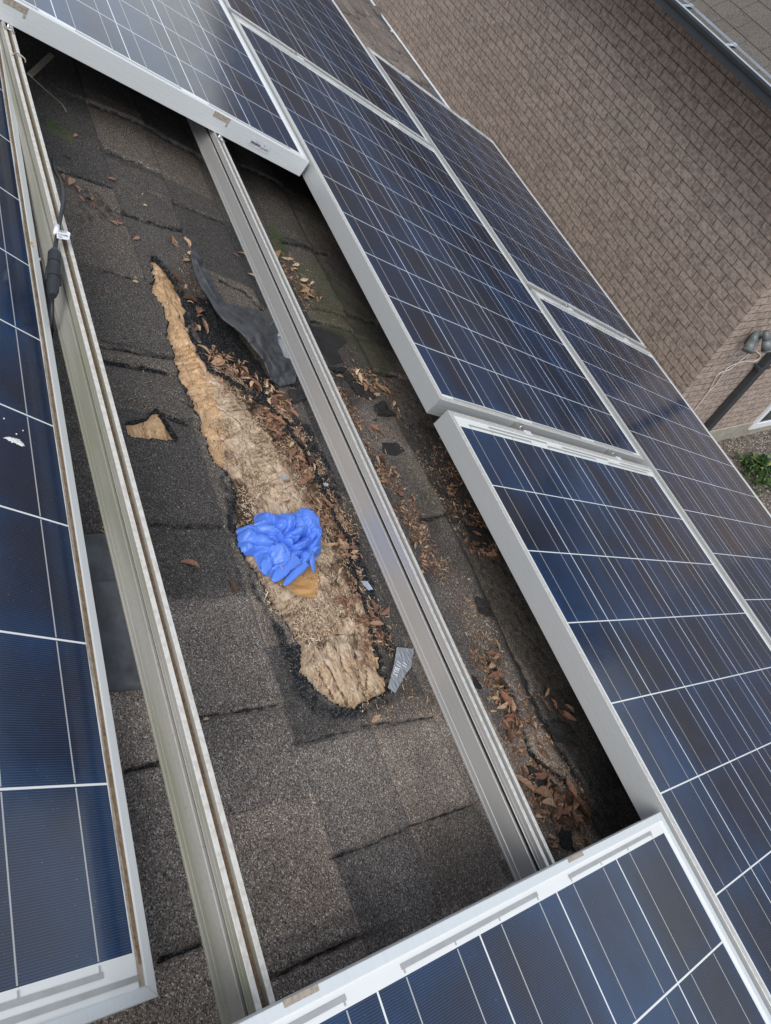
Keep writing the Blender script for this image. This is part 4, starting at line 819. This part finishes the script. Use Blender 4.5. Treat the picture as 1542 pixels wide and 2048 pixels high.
GX, GY = to_px(cU+X, cV+Y, np.full(X.shape, ROOF-.012)); GX = GX+(fbm(X*60, Y*60, 460)-.5)*9; GY = GY+(fbm(X*60, Y*60, 466)-.5)*9
lob = np.zeros(X.shape)
for bx, by, rx_, ry_, an, hh_ in LB:
    ca, sa = math.cos(math.radians(an)), math.sin(math.radians(an)); dx = GX-bx; dy = GY-by; a_ = (dx*ca+dy*sa)/rx_; b_ = (-dx*sa+dy*ca)/ry_; lob = np.maximum(lob, hh_*(1-.42*(a_*a_+b_*b_)))
    
wr = np.abs(fbm(wx*42+wy*22, wy*95-wx*20, 470, 3)-.5)
Hh = env*(.003+lob+.0022*H1-.016*np.minimum(wr, .09)+.0008*H2)
for L, dp_, stp in (([(551, 1075), (565, 1085), (579, 1097), (592, 1108)], .010, .006), ([(592, 1108), (605, 1103), (618, 1092), (628, 1078)], .008, -.004), ([(560, 1030), (566, 1046), (572, 1058), (560, 1074)], .004, .004), ([(505, 1062), (530, 1070), (552, 1076)], .005, .006), ([(500, 1086), (515, 1092), (530, 1098), (545, 1097)], .006, -.005), ([(545, 1097), (556, 1106), (566, 1120)], .004, -.003), ([(594, 1028), (597, 1044), (608, 1060), (618, 1066)], .004, .005), ([(511, 1107), (514, 1122), (528, 1140)], .004, .002), ([(566, 1068), (580, 1078), (600, 1078), (614, 1072)], .006, -.006), ([(534, 1100), (536, 1118), (546, 1132)], .0035, .002), ([(480, 1060), (482, 1080), (495, 1096)], .0035, .002), ([(600, 1112), (592, 1122), (590, 1134)], .005, .003)):
    q = np.array(UVp(L, ROOF-.012))-[cU, cV]; d, s_g = seg_dist(X, Y, q); Hh = Hh-env*(dp_*np.exp(-(d/.0017)**2)+s_g*stp*.5*np.exp(-(d/.009)))
Zg = np.maximum(Hh, .0) + .003*env
o = grid_mesh('glove_body', X, -Y, Zg, np.ones((nr_-1, na-1), bool), [blue], None)
gl = empty('glove', place(cU, cV, ROOF+.002)); tag(gl, 'crumpled blue nitrile glove lying on the rotted boards', 'glove')
# fingers
def finger(path, wds, hts):
    m = MB(); pts = [np.array(at(x, y, ROOF-.010))-[cU, cV] for x, y in path]; P3 = smoothpts([(p[0], -p[1], h) for p, h in zip(pts, hts)], 6); nn = len(P3); Wd = np.interp(np.linspace(0, 1, nn), np.linspace(0, 1, len(wds)), wds); k = 16; vs = []
    for i, p in enumerate(P3):
        d = (P3[min(i+1, nn-1)]-P3[max(i-1, 0)]).normalized(); s = Vector((0, 0, 1)).cross(d).normalized(); up = d.cross(s)
        for j in range(k):
            q = 2*math.pi*j/k; wv = 1+.10*math.sin(i*1.3+j*2)+.06*math.sin(i*2.9+j); vs.append(p+s*math.cos(q)*Wd[i]*wv+up*math.sin(q)*Wd[i]*.32*wv)
    m.add(vs, [(i*k+j, i*k+(j+1) % k, (i+1)*k+(j+1) % k, (i+1)*k+j) for i in range(nn-1) for j in range(k)]+[tuple(range(k))[::-1], tuple(range((nn-1)*k, nn*k))]); return m
for path, wds, hts in (([(588, 1122), (572, 1132), (560, 1147), (549, 1158)], [.012, .012, .0105, .009, .003], [.021, .019, .013, .006]), ([(606, 1128), (596, 1140), (583, 1154), (573, 1165)], [.009, .009, .007, .006, .002], [.018, .014, .008, .004]), ([(615, 1108), (619, 1124), (626, 1136), (632, 1142)], [.004, .0055, .0055, .0045, .002], [.022, .020, .013, .008]), ([(534, 1125), (532, 1137), (537, 1146)], [.010, .010, .008, .003], [.015, .011, .006])):
    f_o = finger(path, wds, hts).build('glove_finger', blue, gl, None, True); 
o.parent = gl
# two overlapping folds of the cuff
def fold(cx, cy, rx, ry, ang_, hh_, seed, tilt=(0, 0)):
    x0, y0 = np.array(at(cx, cy, ROOF-.02))-[cU, cV]; A2 = np.linspace(0, 2*math.pi, 90); r2 = np.linspace(0, 1, 26)[:, None]; k = 1+.18*np.sin(A2*3+seed)+.08*np.sin(A2*7+seed*2)
    lx = rx*r2*np.cos(A2)*k; ly = ry*r2*np.sin(A2)*k; c, s = math.cos(ang_), math.sin(ang_); Xf = x0+lx*c-ly*s; Yf = -y0+lx*s+ly*c
    Zf = hh_+.004*(1-r2**2)*np.ones(A2.shape)+tilt[0]*lx+tilt[1]*ly+(fbm(Xf*90, Yf*90, 450+seed)-.5)*.006-.010*r2**6
    q = grid_mesh('glove_fold', Xf, Yf, Zf, np.ones((25, 89), bool), [blue], gl); return q

# printed film tag with mirrored numbers
tg = MB(); q = [pt3(x, y, ROOF-.012) for x, y in ((794, 1294), (828, 1298), (822, 1335), (810, 1350), (791, 1386), (776, 1375), (788, 1330))]
c0 = sum(q, Vector())/7; tg.add([p-c0 for p in q]+[p-c0-Vector((0, 0, .0006)) for p in q], [tuple(range(7)), tuple(range(7, 14))[::-1]]+[(i, 7+i, 7+(i+1) % 7, (i+1) % 7) for i in range(7)])
t = NT('cloudy_film', .25); v = t.coord(); n_ = t.ramp(t.noise(t.mapv(v, (50, 260, 100)), 1., 4, .7), (.35, 0), (.65, 1)); t.color(t.mix(n_, (.14, .14, .14), (.46, .50, .55))); t.b.inputs['Alpha'].default_value = .9; t.bump(n_, .3, .001)
film = tg.build('film_tag', t.m, None, AX @ Matrix.Translation(c0)); tag(film, 'torn cloudy plastic tag with mirrored white digits near the lower end of the opening', 'plastic tag')
ex_ = (pt3(788, 1366, ROOF-.012)-pt3(801, 1328, ROOF-.012)).normalized(); zz = Vector((0, 0, 1)); ey_ = -(zz.cross(ex_)).normalized()   # mirrored lettering
for s, x, y, sz in (('11,872', 803, 1326, .0125), ('11', 815, 1328, .0125)):
    p = pt3(x, y, ROOF-.0128)-c0; tx = text(s, sz, MAT['white'], film, Matrix(((ex_.x, -ey_.x*-1, 0, p.x), (ex_.y, -ey_.y*-1, 0, p.y), (0, 0, 1, p.z), (0, 0, 0, 1))), ext=.0002)
for k, (poly, lab_) in enumerate([([(724, 1162), (734, 1163), (747, 1178), (738, 1180), (730, 1172)], 'pale bluish plastic scrap between the boards and the right rail'), ([(646, 966), (656, 967), (657, 972), (650, 972)], 'tiny whitish plastic scrap near the rail beside the mid boards'), ([(560, 950), (570, 948), (574, 958), (563, 960)], 'small grey blue scrap on the middle of the rotted boards')]):
    q = [pt3(x, y, ROOF-.010) for x, y in poly]; c0 = sum(q, Vector())/len(q); n = len(q); m = MB(); m.add([p-c0+Vector((0, 0, .001*math.sin(i*2))) for i, p in enumerate(q)]+[p-c0-Vector((0, 0, .001)) for p in q], [tuple(range(n)), tuple(range(n, 2*n))[::-1]]+[(i, n+i, n+(i+1) % n, (i+1) % n) for i in range(n)])
    tag(m.build('plastic_scrap', MAT['ribbon'] if k else plain('blue_film', (.38, .45, .55), .3), None, AX @ Matrix.Translation(c0)), lab_, 'scrap')

# ---- leaves
LCOL = [('dark brown', (.10, .055, .036)), ('reddish brown', (.29, .15, .095)), ('brown', (.40, .245, .155)), ('tan', (.54, .37, .235)), ('pale tan', (.68, .52, .34))]
def leaf_mat(nm, lc):
    t = NT('leaf_'+nm.replace(' ', '_'), .75, spec=.3); v = t.coord(); k = t.math('ADD', .75, t.math('MULTIPLY', t.rand(), .5)); lc = t.mix(1., lc, t.comb(k, k, k), 'MULTIPLY')
    t.color(t.mix(t.math('MULTIPLY', t.ramp(t.noise(v, 9, 4), (.4, 0), (.7, 1)), .55), lc, t.mix(1., lc, (.45, .4, .38), 'MULTIPLY'))); t.bump(t.noise(v, 12, 2), .3, .02); return t.m
LMAT = [leaf_mat(*q) for q in LCOL]
def leaf_mesh(kind):
    rr = random.Random(kind); L = 1.; W = rr.uniform(.13, .21); n = 10; vs = []; curl = rr.uniform(-.8, .8); fold_ = rr.uniform(.15, .9); bend = rr.uniform(-.15, .15)
    for i in range(n+1):
        t_ = i/n; w_ = W*math.sin(math.pi*min(1, t_**.85))**.8+.004; z = curl*.12*math.sin(math.pi*t_)+.03*rr.uniform(-1, 1)
        y0 = bend*math.sin(math.pi*t_)
        if kind % 4 == 3: w_ *= 1+.35*rr.uniform(-1, 1)
        vs += [(t_-.5, y0-w_, z+w_*fold_), (t_-.5, y0, z), (t_-.5, y0+w_, z+w_*fold_*rr.uniform(.7, 1.2))]
    m = MB(); m.add(vs, [(3*i+j, 3*i+3+j, 3*i+4+j, 3*i+1+j) for i in range(n) for j in (0, 1)]); me = bpy.data.meshes.new('leaf'); me.from_pydata(m.v, [], m.f); me.materials.append(LMAT[kind//8])
    me.polygons.foreach_set('use_smooth', [True]*len(m.f)); return me
LM = [leaf_mesh(k) for k in range(40)]
# clusters: centre path in pixels, spread, count, size range (m), pile height, label
CL = [([(125, 350), (150, 372), (185, 395), (205, 400)], 9, 14, (.012, .026), .006, 'brown leaflet in the row beside the cable loop'),
      ([(345, 475), (365, 490), (380, 520)], 10, 13, (.012, .024), .006, 'brown leaflet in the cluster above the curled shingle'),
      ([(345, 545), (370, 570), (385, 610), (395, 660), (390, 640)], 15, 13, (.012, .030), .004, 'brown leaflet in the damp strip above the boards'),
      ([(405, 690), (450, 730), (490, 750), (520, 775)], 14, 24, (.012, .026), .005, 'brown leaflet under the lower side of the curled shingle'),
      ([(480, 500), (500, 510), (505, 545), (540, 560), (450, 560)], 24, 14, (.010, .022), .003, 'brown leaflet between the curled shingle and upper rail'),
      ([(565, 800), (545, 820), (560, 870), (590, 900), (620, 950), (640, 985)], 26, 40, (.012, .030), .007, 'brown leaflet in the drift uphill of the glove'),
      ([(655, 1000), (668, 1060), (690, 1090), (650, 1070), (712, 1120)], 18, 26, (.012, .026), .006, 'brown leaflet right of the blue glove'),
      ([(720, 1190), (735, 1240), (755, 1260), (760, 1220), (745, 1290), (700, 1330)], 20, 24, (.012, .026), .005, 'brown leaflet at the lower right side of the boards'),
      ([(560, 505), (585, 530), (605, 560), (620, 590)], 12, 20, (.014, .030), .008, 'pale brown leaf in the heap on the mossy shingles'),
      ([(700, 735), (720, 755), (745, 765), (760, 790), (770, 775)], 12, 18, (.014, .030), .008, 'pale brown leaf in the heap between black shingle scraps'),
      ([(660, 730), (700, 790), (760, 900), (790, 960), (820, 1010)], 22, 34, (.010, .026), .004, 'brown leaflet in litter right of the clean rail'),
      ([(880, 930), (905, 970), (930, 1010), (960, 1060), (985, 1120), (870, 890)], 20, 26, (.012, .032), .008, 'dark brown leaf in shade under the long frame'),
      ([(985, 1300), (990, 1340), (1010, 1390), (1020, 1430), (1040, 1480)], 16, 40, (.014, .030), .009, 'brown leaflet in the long drift beside the lower rail'),
      ([(1050, 1500), (1100, 1580), (1130, 1620), (1160, 1650), (1150, 1590), (1110, 1640)], 24, 44, (.014, .036), .009, 'brown leaf in the heap above the foreground panel'),
      ([(1080, 1400), (1120, 1420), (1140, 1440)], 16, 10, (.014, .028), .006, 'brown leaf in the small shaded heap')]
SG = [(224, 357, 'single tawny leaflet left of centre on the dark upper shingles'), (134, 314, 'lone leaflet beside the dirty rail above the cable'), (151, 271, 'lone leaflet on the green stained shingles at upper left'), (218, 421, 'upper one of the leaflets left of the curled shingle'), (227, 446, 'reddish leaflet below another left of the curled shingle'), (237, 445, 'leaflet crossing its neighbour on the dark shingles'), (290, 411, 'tiny tan leaflet in the middle of the upper shingles'), (285, 388, 'tiny tan sliver high on the upper shingles'), (272, 476, 'small leaflet above the top of the boards'), (272, 563, 'pinkish leaflet left of the top of the boards'), (211, 581, 'faint reddish leaflet left of the upper boards'), (465, 1172, 'brown leaflet lying left of the boards below the glove'), (380, 1130, 'pale ragged leaf alone on the dark shingles left of the glove'), (753, 1437, 'brown leaflet just below the tip of the boards'), (412, 1439, 'tiny tan leaflet near a shingle joint below the left rail'), (236, 1172, 'leaflet on the black flashing beside the left rail'), (1047, 1438, 'bright brown leaflet on the buckled ridge'), (1154, 1600, 'large lobed brown leaf above the foreground panel'), (1140, 1600, 'wide brown leaf lobe overlapping the lobed leaf'), (66, 490, 'orange brown leaflet stuck on the loose panel frame'), (384, 597, 'large brown leaflet at the mouth of the curled shingle'), (395, 660, 'leaflet pointing along the boards below the curled shingle'), (400, 632, 'upright leaflet in the damp strip'), (562, 1134, 'tiny brown leaf on the glove finger')]
def hs_arr(pts):
    a = np.array(pts); Ua = a[:, :1]; Va = a[:, 1:]; d = hole_sd(Ua, Va); return np.where(d < 0, -.0080, roof_h(Ua, Va, d))[:, 0]
def put_leaf(x, y, size, h, label, group, rz=None, tilt=.45, name='leaf', w=None, ci=None):
    u, v_ = at(x, y, ROOF-h) if w is None else at(x, y, w)
    ci = random.choices(range(5), (.2, .26, .26, .18, .1))[0] if ci is None else ci
    o = bpy.data.objects.new(name, LM[ci*8+random.randrange(8)]); COL.objects.link(o)
    o.matrix_world = place(u, v_, (ROOF-h) if w is None else w, random.uniform(-tilt, tilt), random.uniform(-tilt, tilt), random.uniform(0, 6.28) if rz is None else rz) @ Matrix.Diagonal((size, size, size*.9, 1))
    tag(o, label, 'leaf', group); return o
lp = []
for path, sp, cnt, (s0, s1), pile, lab_ in CL:
    for i in range(int(cnt*.70)):
        k = random.uniform(0, len(path)-1); j = int(k); f2 = k-j; p, q = path[j], path[min(j+1, len(path)-1)]
        lp.append((p[0]*(1-f2)+q[0]*f2+random.gauss(0, sp*.55), p[1]*(1-f2)+q[1]*f2+random.gauss(0, sp*.55), random.uniform(s0, s1)*random.uniform(1.1, 1.5), random.uniform(.001, pile+.002), lab_, lab_.replace('leaflet', 'leaflets').replace('leaf in', 'leaves in'), 'upper' if k < (len(path)-1)*.33 else 'lower' if k > (len(path)-1)*.66 else 'middle'))
hs_ = hs_arr([at(a[0], a[1]) for a in lp])
for a, h0 in zip(lp, hs_):
    pale = 'pale brown' in a[4]; dk = 'dark brown' in a[4]
    ci = random.choices(range(5), (0, .1, .25, .35, .3) if pale else (.5, .3, .15, .05, 0) if dk else (.2, .3, .28, .16, .06))[0]
    ln = 'tiny' if a[2] < .019 else 'short' if a[2] < .0245 else 'long' if a[2] > .0315 else 'middling'
    base_ = a[4].replace('dry ', '').replace('pale brown ', '').replace('dark brown ', '').replace('brown ', '')
    put_leaf(a[0], a[1], a[2], h0+.0015+a[3], f'{ln} {LCOL[ci][0]} {a[6]} {base_}', a[5], ci=ci)
sg_h = hs_arr([at(a[0], a[1]) for a in SG]); SGS = {384: .034, 395: .026, 1154: .052, 1140: .042, 66: .016, 562: .010, 380: .032, 465: .026, 753: .022, 290: .010, 285: .010, 412: .011, 211: .014, 400: .020}
for (x, y, lab_), h0 in zip(SG, sg_h):
    w_ = {66: .692, 562: .772}.get(x)
    put_leaf(x, y, SGS.get(x, .020), h0+(.002 if x not in (1154, 1140) else .010), lab_, None, tilt=.2, w=w_)

# ---- wood crumbs and splinters: too many to count
cm = [plain('straw_splinter', (.54, .42, .29), .8, 0, .2), plain('tan_splinter', (.46, .32, .20), .8, 0, .25), plain('brown_splinter', (.19, .10, .055), .85, 0, .3), plain('pale_splinter', (.72, .63, .48), .8, 0, .15)]
DZ = [([(560, 820), (600, 860), (640, 920), (680, 1010), (715, 1110), (745, 1210), (770, 1290), (745, 1280), (715, 1190), (680, 1080), (640, 990), (590, 900)], 1500, 2), ([(420, 745), (500, 765), (590, 850), (640, 960), (600, 950), (540, 860), (470, 800)], 700, 2), ([(420, 780), (560, 860), (640, 1000), (720, 1180), (740, 1280), (640, 1300), (540, 1210), (480, 1100), (470, 960), (420, 860)], 2600, 3), ([(400, 730), (540, 820), (640, 990), (640, 1010), (470, 960), (420, 860)], 1300, 3), ([(480, 930), (640, 940), (700, 1090), (660, 1110), (630, 1030), (480, 1030)], 1100, 3), ([(520, 1130), (590, 1185), (700, 1180), (730, 1240), (600, 1290), (540, 1220)], 1300, 3), ([(620, 1270), (760, 1290), (770, 1370), (700, 1410), (630, 1370)], 300, 1), ([(640, 960), (720, 1120), (770, 1280), (830, 1400), (790, 1250), (720, 1000)], 500, 2), ([(400, 690), (480, 720), (560, 800), (620, 880), (640, 930), (560, 850), (440, 750)], 700, 2), ([(620, 700), (830, 1000), (1000, 1280), (1060, 1500), (980, 1330), (860, 1120), (700, 860)], 1900, 2), ([(700, 700), (860, 860), (960, 1060), (900, 1080), (800, 900)], 900, 2), ([(960, 1260), (1080, 1480), (1180, 1600), (1180, 1690), (1090, 1680), (1000, 1420)], 1700, 2), ([(640, 1380), (860, 1330), (900, 1430), (740, 1460)], 220, 2), ([(540, 490), (600, 500), (680, 640), (640, 660)], 400, 2), ([(345, 470), (420, 560), (400, 620), (360, 560)], 160, 2), ([(250, 600), (560, 1200), (600, 1480), (450, 1480), (280, 1040)], 60, 0), ([(1120, 1590), (1180, 1600), (1170, 1690), (1120, 1680)], 500, 3), ([(690, 730), (740, 740), (760, 770), (720, 780)], 260, 3), ([(180, 1055), (225, 1050), (225, 1072), (185, 1072)], 14, 2)]
pts = []; mi_ = []
for poly, cnt, tone in DZ:
    P = np.array(poly, float); lo, hi = P.min(0)-8, P.max(0)+8; got = 0
    while got < cnt:
        q = rng.uniform(lo, hi, (cnt*3, 2)); dens = fbm(q[:, 0]/24, q[:, 1]/24, 500, 3); d = sdf(q[:, 0], q[:, 1], poly)
        q = q[(d < rng.uniform(-14, 9, len(q))) & (rng.random(len(q)) < sstep(dens, .36, .62))][:cnt-got]; got += len(q)
        pts += [tuple(p) for p in q]; mi_ += list(rng.choice(4, len(q), p={0: [.4, .3, .2, .1], 1: [.3, .4, .2, .1], 2: [.16, .32, .48, .04], 3: [.30, .30, .28, .12]}[tone]))
uv = np.array([at(x, y) for x, y in pts]); hz_ = hs_arr(uv); m = MB()
for (u, v_), h0, mi in zip(uv, hz_, mi_):
    L = random.choice((.0015, .002, .002, .0025, .003, .003, .004, .005, .008))*random.uniform(.7, 1.3); W = random.uniform(.0003, .0009)+L*.03; a = random.uniform(0, 3.14); z = -(ROOF-h0)+.0006+random.random()*.0012; tz = random.uniform(-.22, .22)*L
    ca, sa = math.cos(a), math.sin(a); x, y = u, -v_
    m.add([(x-ca*L/2-sa*W, y-sa*L/2+ca*W, z-tz), (x-ca*L/2+sa*W, y-sa*L/2-ca*W, z-tz), (x+ca*L/2+sa*W*.6, y+sa*L/2-ca*W*.6, z+tz), (x+ca*L/2-sa*W*.6, y+sa*L/2+ca*W*.6, z+tz), (x, y, z+W*.7)], [(0, 1, 4), (1, 2, 4), (2, 3, 4), (3, 0, 4)], mi)
FZ = [([(640, 720), (700, 800), (800, 960), (880, 1130), (860, 1150), (760, 960), (660, 780)], 420), ([(960, 1250), (1060, 1440), (1180, 1600), (1180, 1690), (1100, 1700), (1010, 1450), (950, 1300)], 650), ([(870, 880), (920, 930), (1010, 1110), (960, 1110), (900, 1010)], 300), ([(540, 800), (640, 960), (720, 1110), (690, 1120), (600, 960), (520, 830)], 330), ([(690, 1140), (780, 1290), (740, 1300), (690, 1200)], 140), ([(400, 690), (480, 720), (560, 790), (600, 850), (520, 800), (440, 750)], 220), ([(540, 480), (640, 600), (620, 620), (550, 520)], 110), ([(690, 725), (790, 770), (800, 830), (720, 790)], 160)]
fp = []
for poly, cnt in FZ:
    cnt = int(cnt*1.5)
    P = np.array(poly, float); lo, hi = P.min(0)-8, P.max(0)+8; got = 0
    while got < cnt:
        q = rng.uniform(lo, hi, (cnt*3, 2)); d = sdf(q[:, 0], q[:, 1], poly); q = q[(d < rng.uniform(-14, 12, len(q))) & (rng.random(len(q)) < sstep(fbm(q[:, 0]/20, q[:, 1]/20, 520, 3), .34, .6))][:cnt-got]; got += len(q); fp += [tuple(p) for p in q]
fu = np.array([at(x, y) for x, y in fp])
for (u, v_), h0 in zip(fu, hs_arr(fu)):
    L = random.uniform(.006, .018); W = L*random.uniform(.12, .24); a = random.uniform(0, 6.28); z = -(ROOF-h0)+.001+random.random()*.004; tz = random.uniform(-.3, .3)*L; tw = random.uniform(-.5, .5)*W; ca, sa = math.cos(a), math.sin(a); x, y = u, -v_
    m.add([(x-ca*L/2, y-sa*L/2, z-tz), (x-sa*W, y+ca*W, z+tw), (x, y, z+W*random.uniform(-.2, .8)), (x+sa*W, y-ca*W, z-tw), (x+ca*L/2, y+sa*L/2, z+tz)], [(0, 2, 1), (0, 3, 2), (1, 2, 4), (2, 3, 4)], random.choice((4, 4, 5, 5, 2, 1)))
cm += [plain('leaf_flake', (.32, .18, .11), .8, 0, .3), plain('leaf_flake_dark', (.17, .09, .055), .8, 0, .3)]
tag(m.build('wood_debris', cm, None, AX), kind='stuff')
# ---- moss tufts
ml = [plain('moss_green', (.045, .12, .012), .8, 0, .35, 200), plain('moss_dark', (.02, .045, .012), .9, 0, .3, 200)]
m = MB()
for path, sp, cnt in (([(540, 450), (555, 468), (568, 492), (576, 505)], 6, 700), ([(592, 570), (604, 582), (622, 592), (640, 600)], 7, 560), ([(90, 240), (110, 250), (140, 268)], 8, 420), ([(640, 566), (650, 560)], 5, 90), ([(640, 620), (670, 630)], 9, 130)):
    P2 = []
    for i in range(cnt):
        k = random.uniform(0, len(path)-1); j = int(k); f2 = k-j; p, q = path[j], path[min(j+1, len(path)-1)]; P2.append(at(p[0]*(1-f2)+q[0]*f2+random.gauss(0, sp*.7), p[1]*(1-f2)+q[1]*f2+random.gauss(0, sp*.7)))
    for (u, v_), h0 in zip(P2, hs_arr(P2)):
        z = -(ROOF-h0); a = random.uniform(0, 6.28); L = random.uniform(.0015, .0042); m.add([(u, -v_, z), (u+.0008*math.cos(a), -v_+.0008*math.sin(a), z), (u+L*.5*math.cos(a+1), -v_+L*.5*math.sin(a+1), z+L)], [(0, 1, 2)], random.choice((0, 0, 1)))
tag(m.build('moss', ml, None, AX), kind='stuff')

# ---- leafy plant by the neighbour's wall
pl = empty('leafy_plant', Matrix.Translation((2.47, -6.80, 0))); tag(pl, 'green leafy plant growing in the gravel beside the neighbouring house', 'plant')
t = NT('plant_leaf', .4); v = t.coord(); wn_ = t.n('NewGeometry'); t.color(t.ramp(wn_.outputs['Random Per Island'], (0, (.010, .032, .008)), (.5, (.026, .075, .014)), (.88, (.08, .15, .035)), (1, (.30, .30, .07)))); t.b.inputs['Subsurface Weight'].default_value = 0
m = MB(); rr = random.Random(4)
for i in range(420):
    a = rr.uniform(0, 6.28); el = rr.uniform(.1, 1.35); L = rr.uniform(.05, .11); W = L*rr.uniform(.12, .19); cx = rr.gauss(0, .10); cy = rr.gauss(0, .075); cz = max(.02, .24-.9*math.hypot(cx, cy)+rr.uniform(-.1, .05)); d = Vector((math.cos(a)*math.cos(el), math.sin(a)*math.cos(el), math.sin(el))); s = Vector((-math.sin(a), math.cos(a), 0)); b = Vector((cx, cy, cz)); up = s.cross(d)
    vs = []
    for k in range(6):
        q = k/5; w_ = W*math.sin(math.pi*min(.97, q*.9+.08)); p = b+d*L*q-Vector((0, 0, .45*L*q*q)); vs += [p-s*w_+up*w_*.3, p-up*0, p+s*w_+up*w_*.3]
    m.add(vs, [(3*k+j, 3*k+3+j, 3*k+4+j, 3*k+1+j) for k in range(5) for j in (0, 1)])
m.build('foliage', t.m, pl, None, True)
m = MB()
for i in range(26):
    a = rr.uniform(0, 6.28); m.tube([(0+rr.gauss(0, .04), rr.gauss(0, .04), 0), (math.cos(a)*.07, math.sin(a)*.07, .12), (math.cos(a)*.17, math.sin(a)*.15, .2)], .003, 5)
m.tube([(-.02, .1, .0), (-.08, .18, .12), (-.12, .22, .18)], .003, 5); m.build('stems', MAT['twine'], pl)
for o in list(pl.children): pass
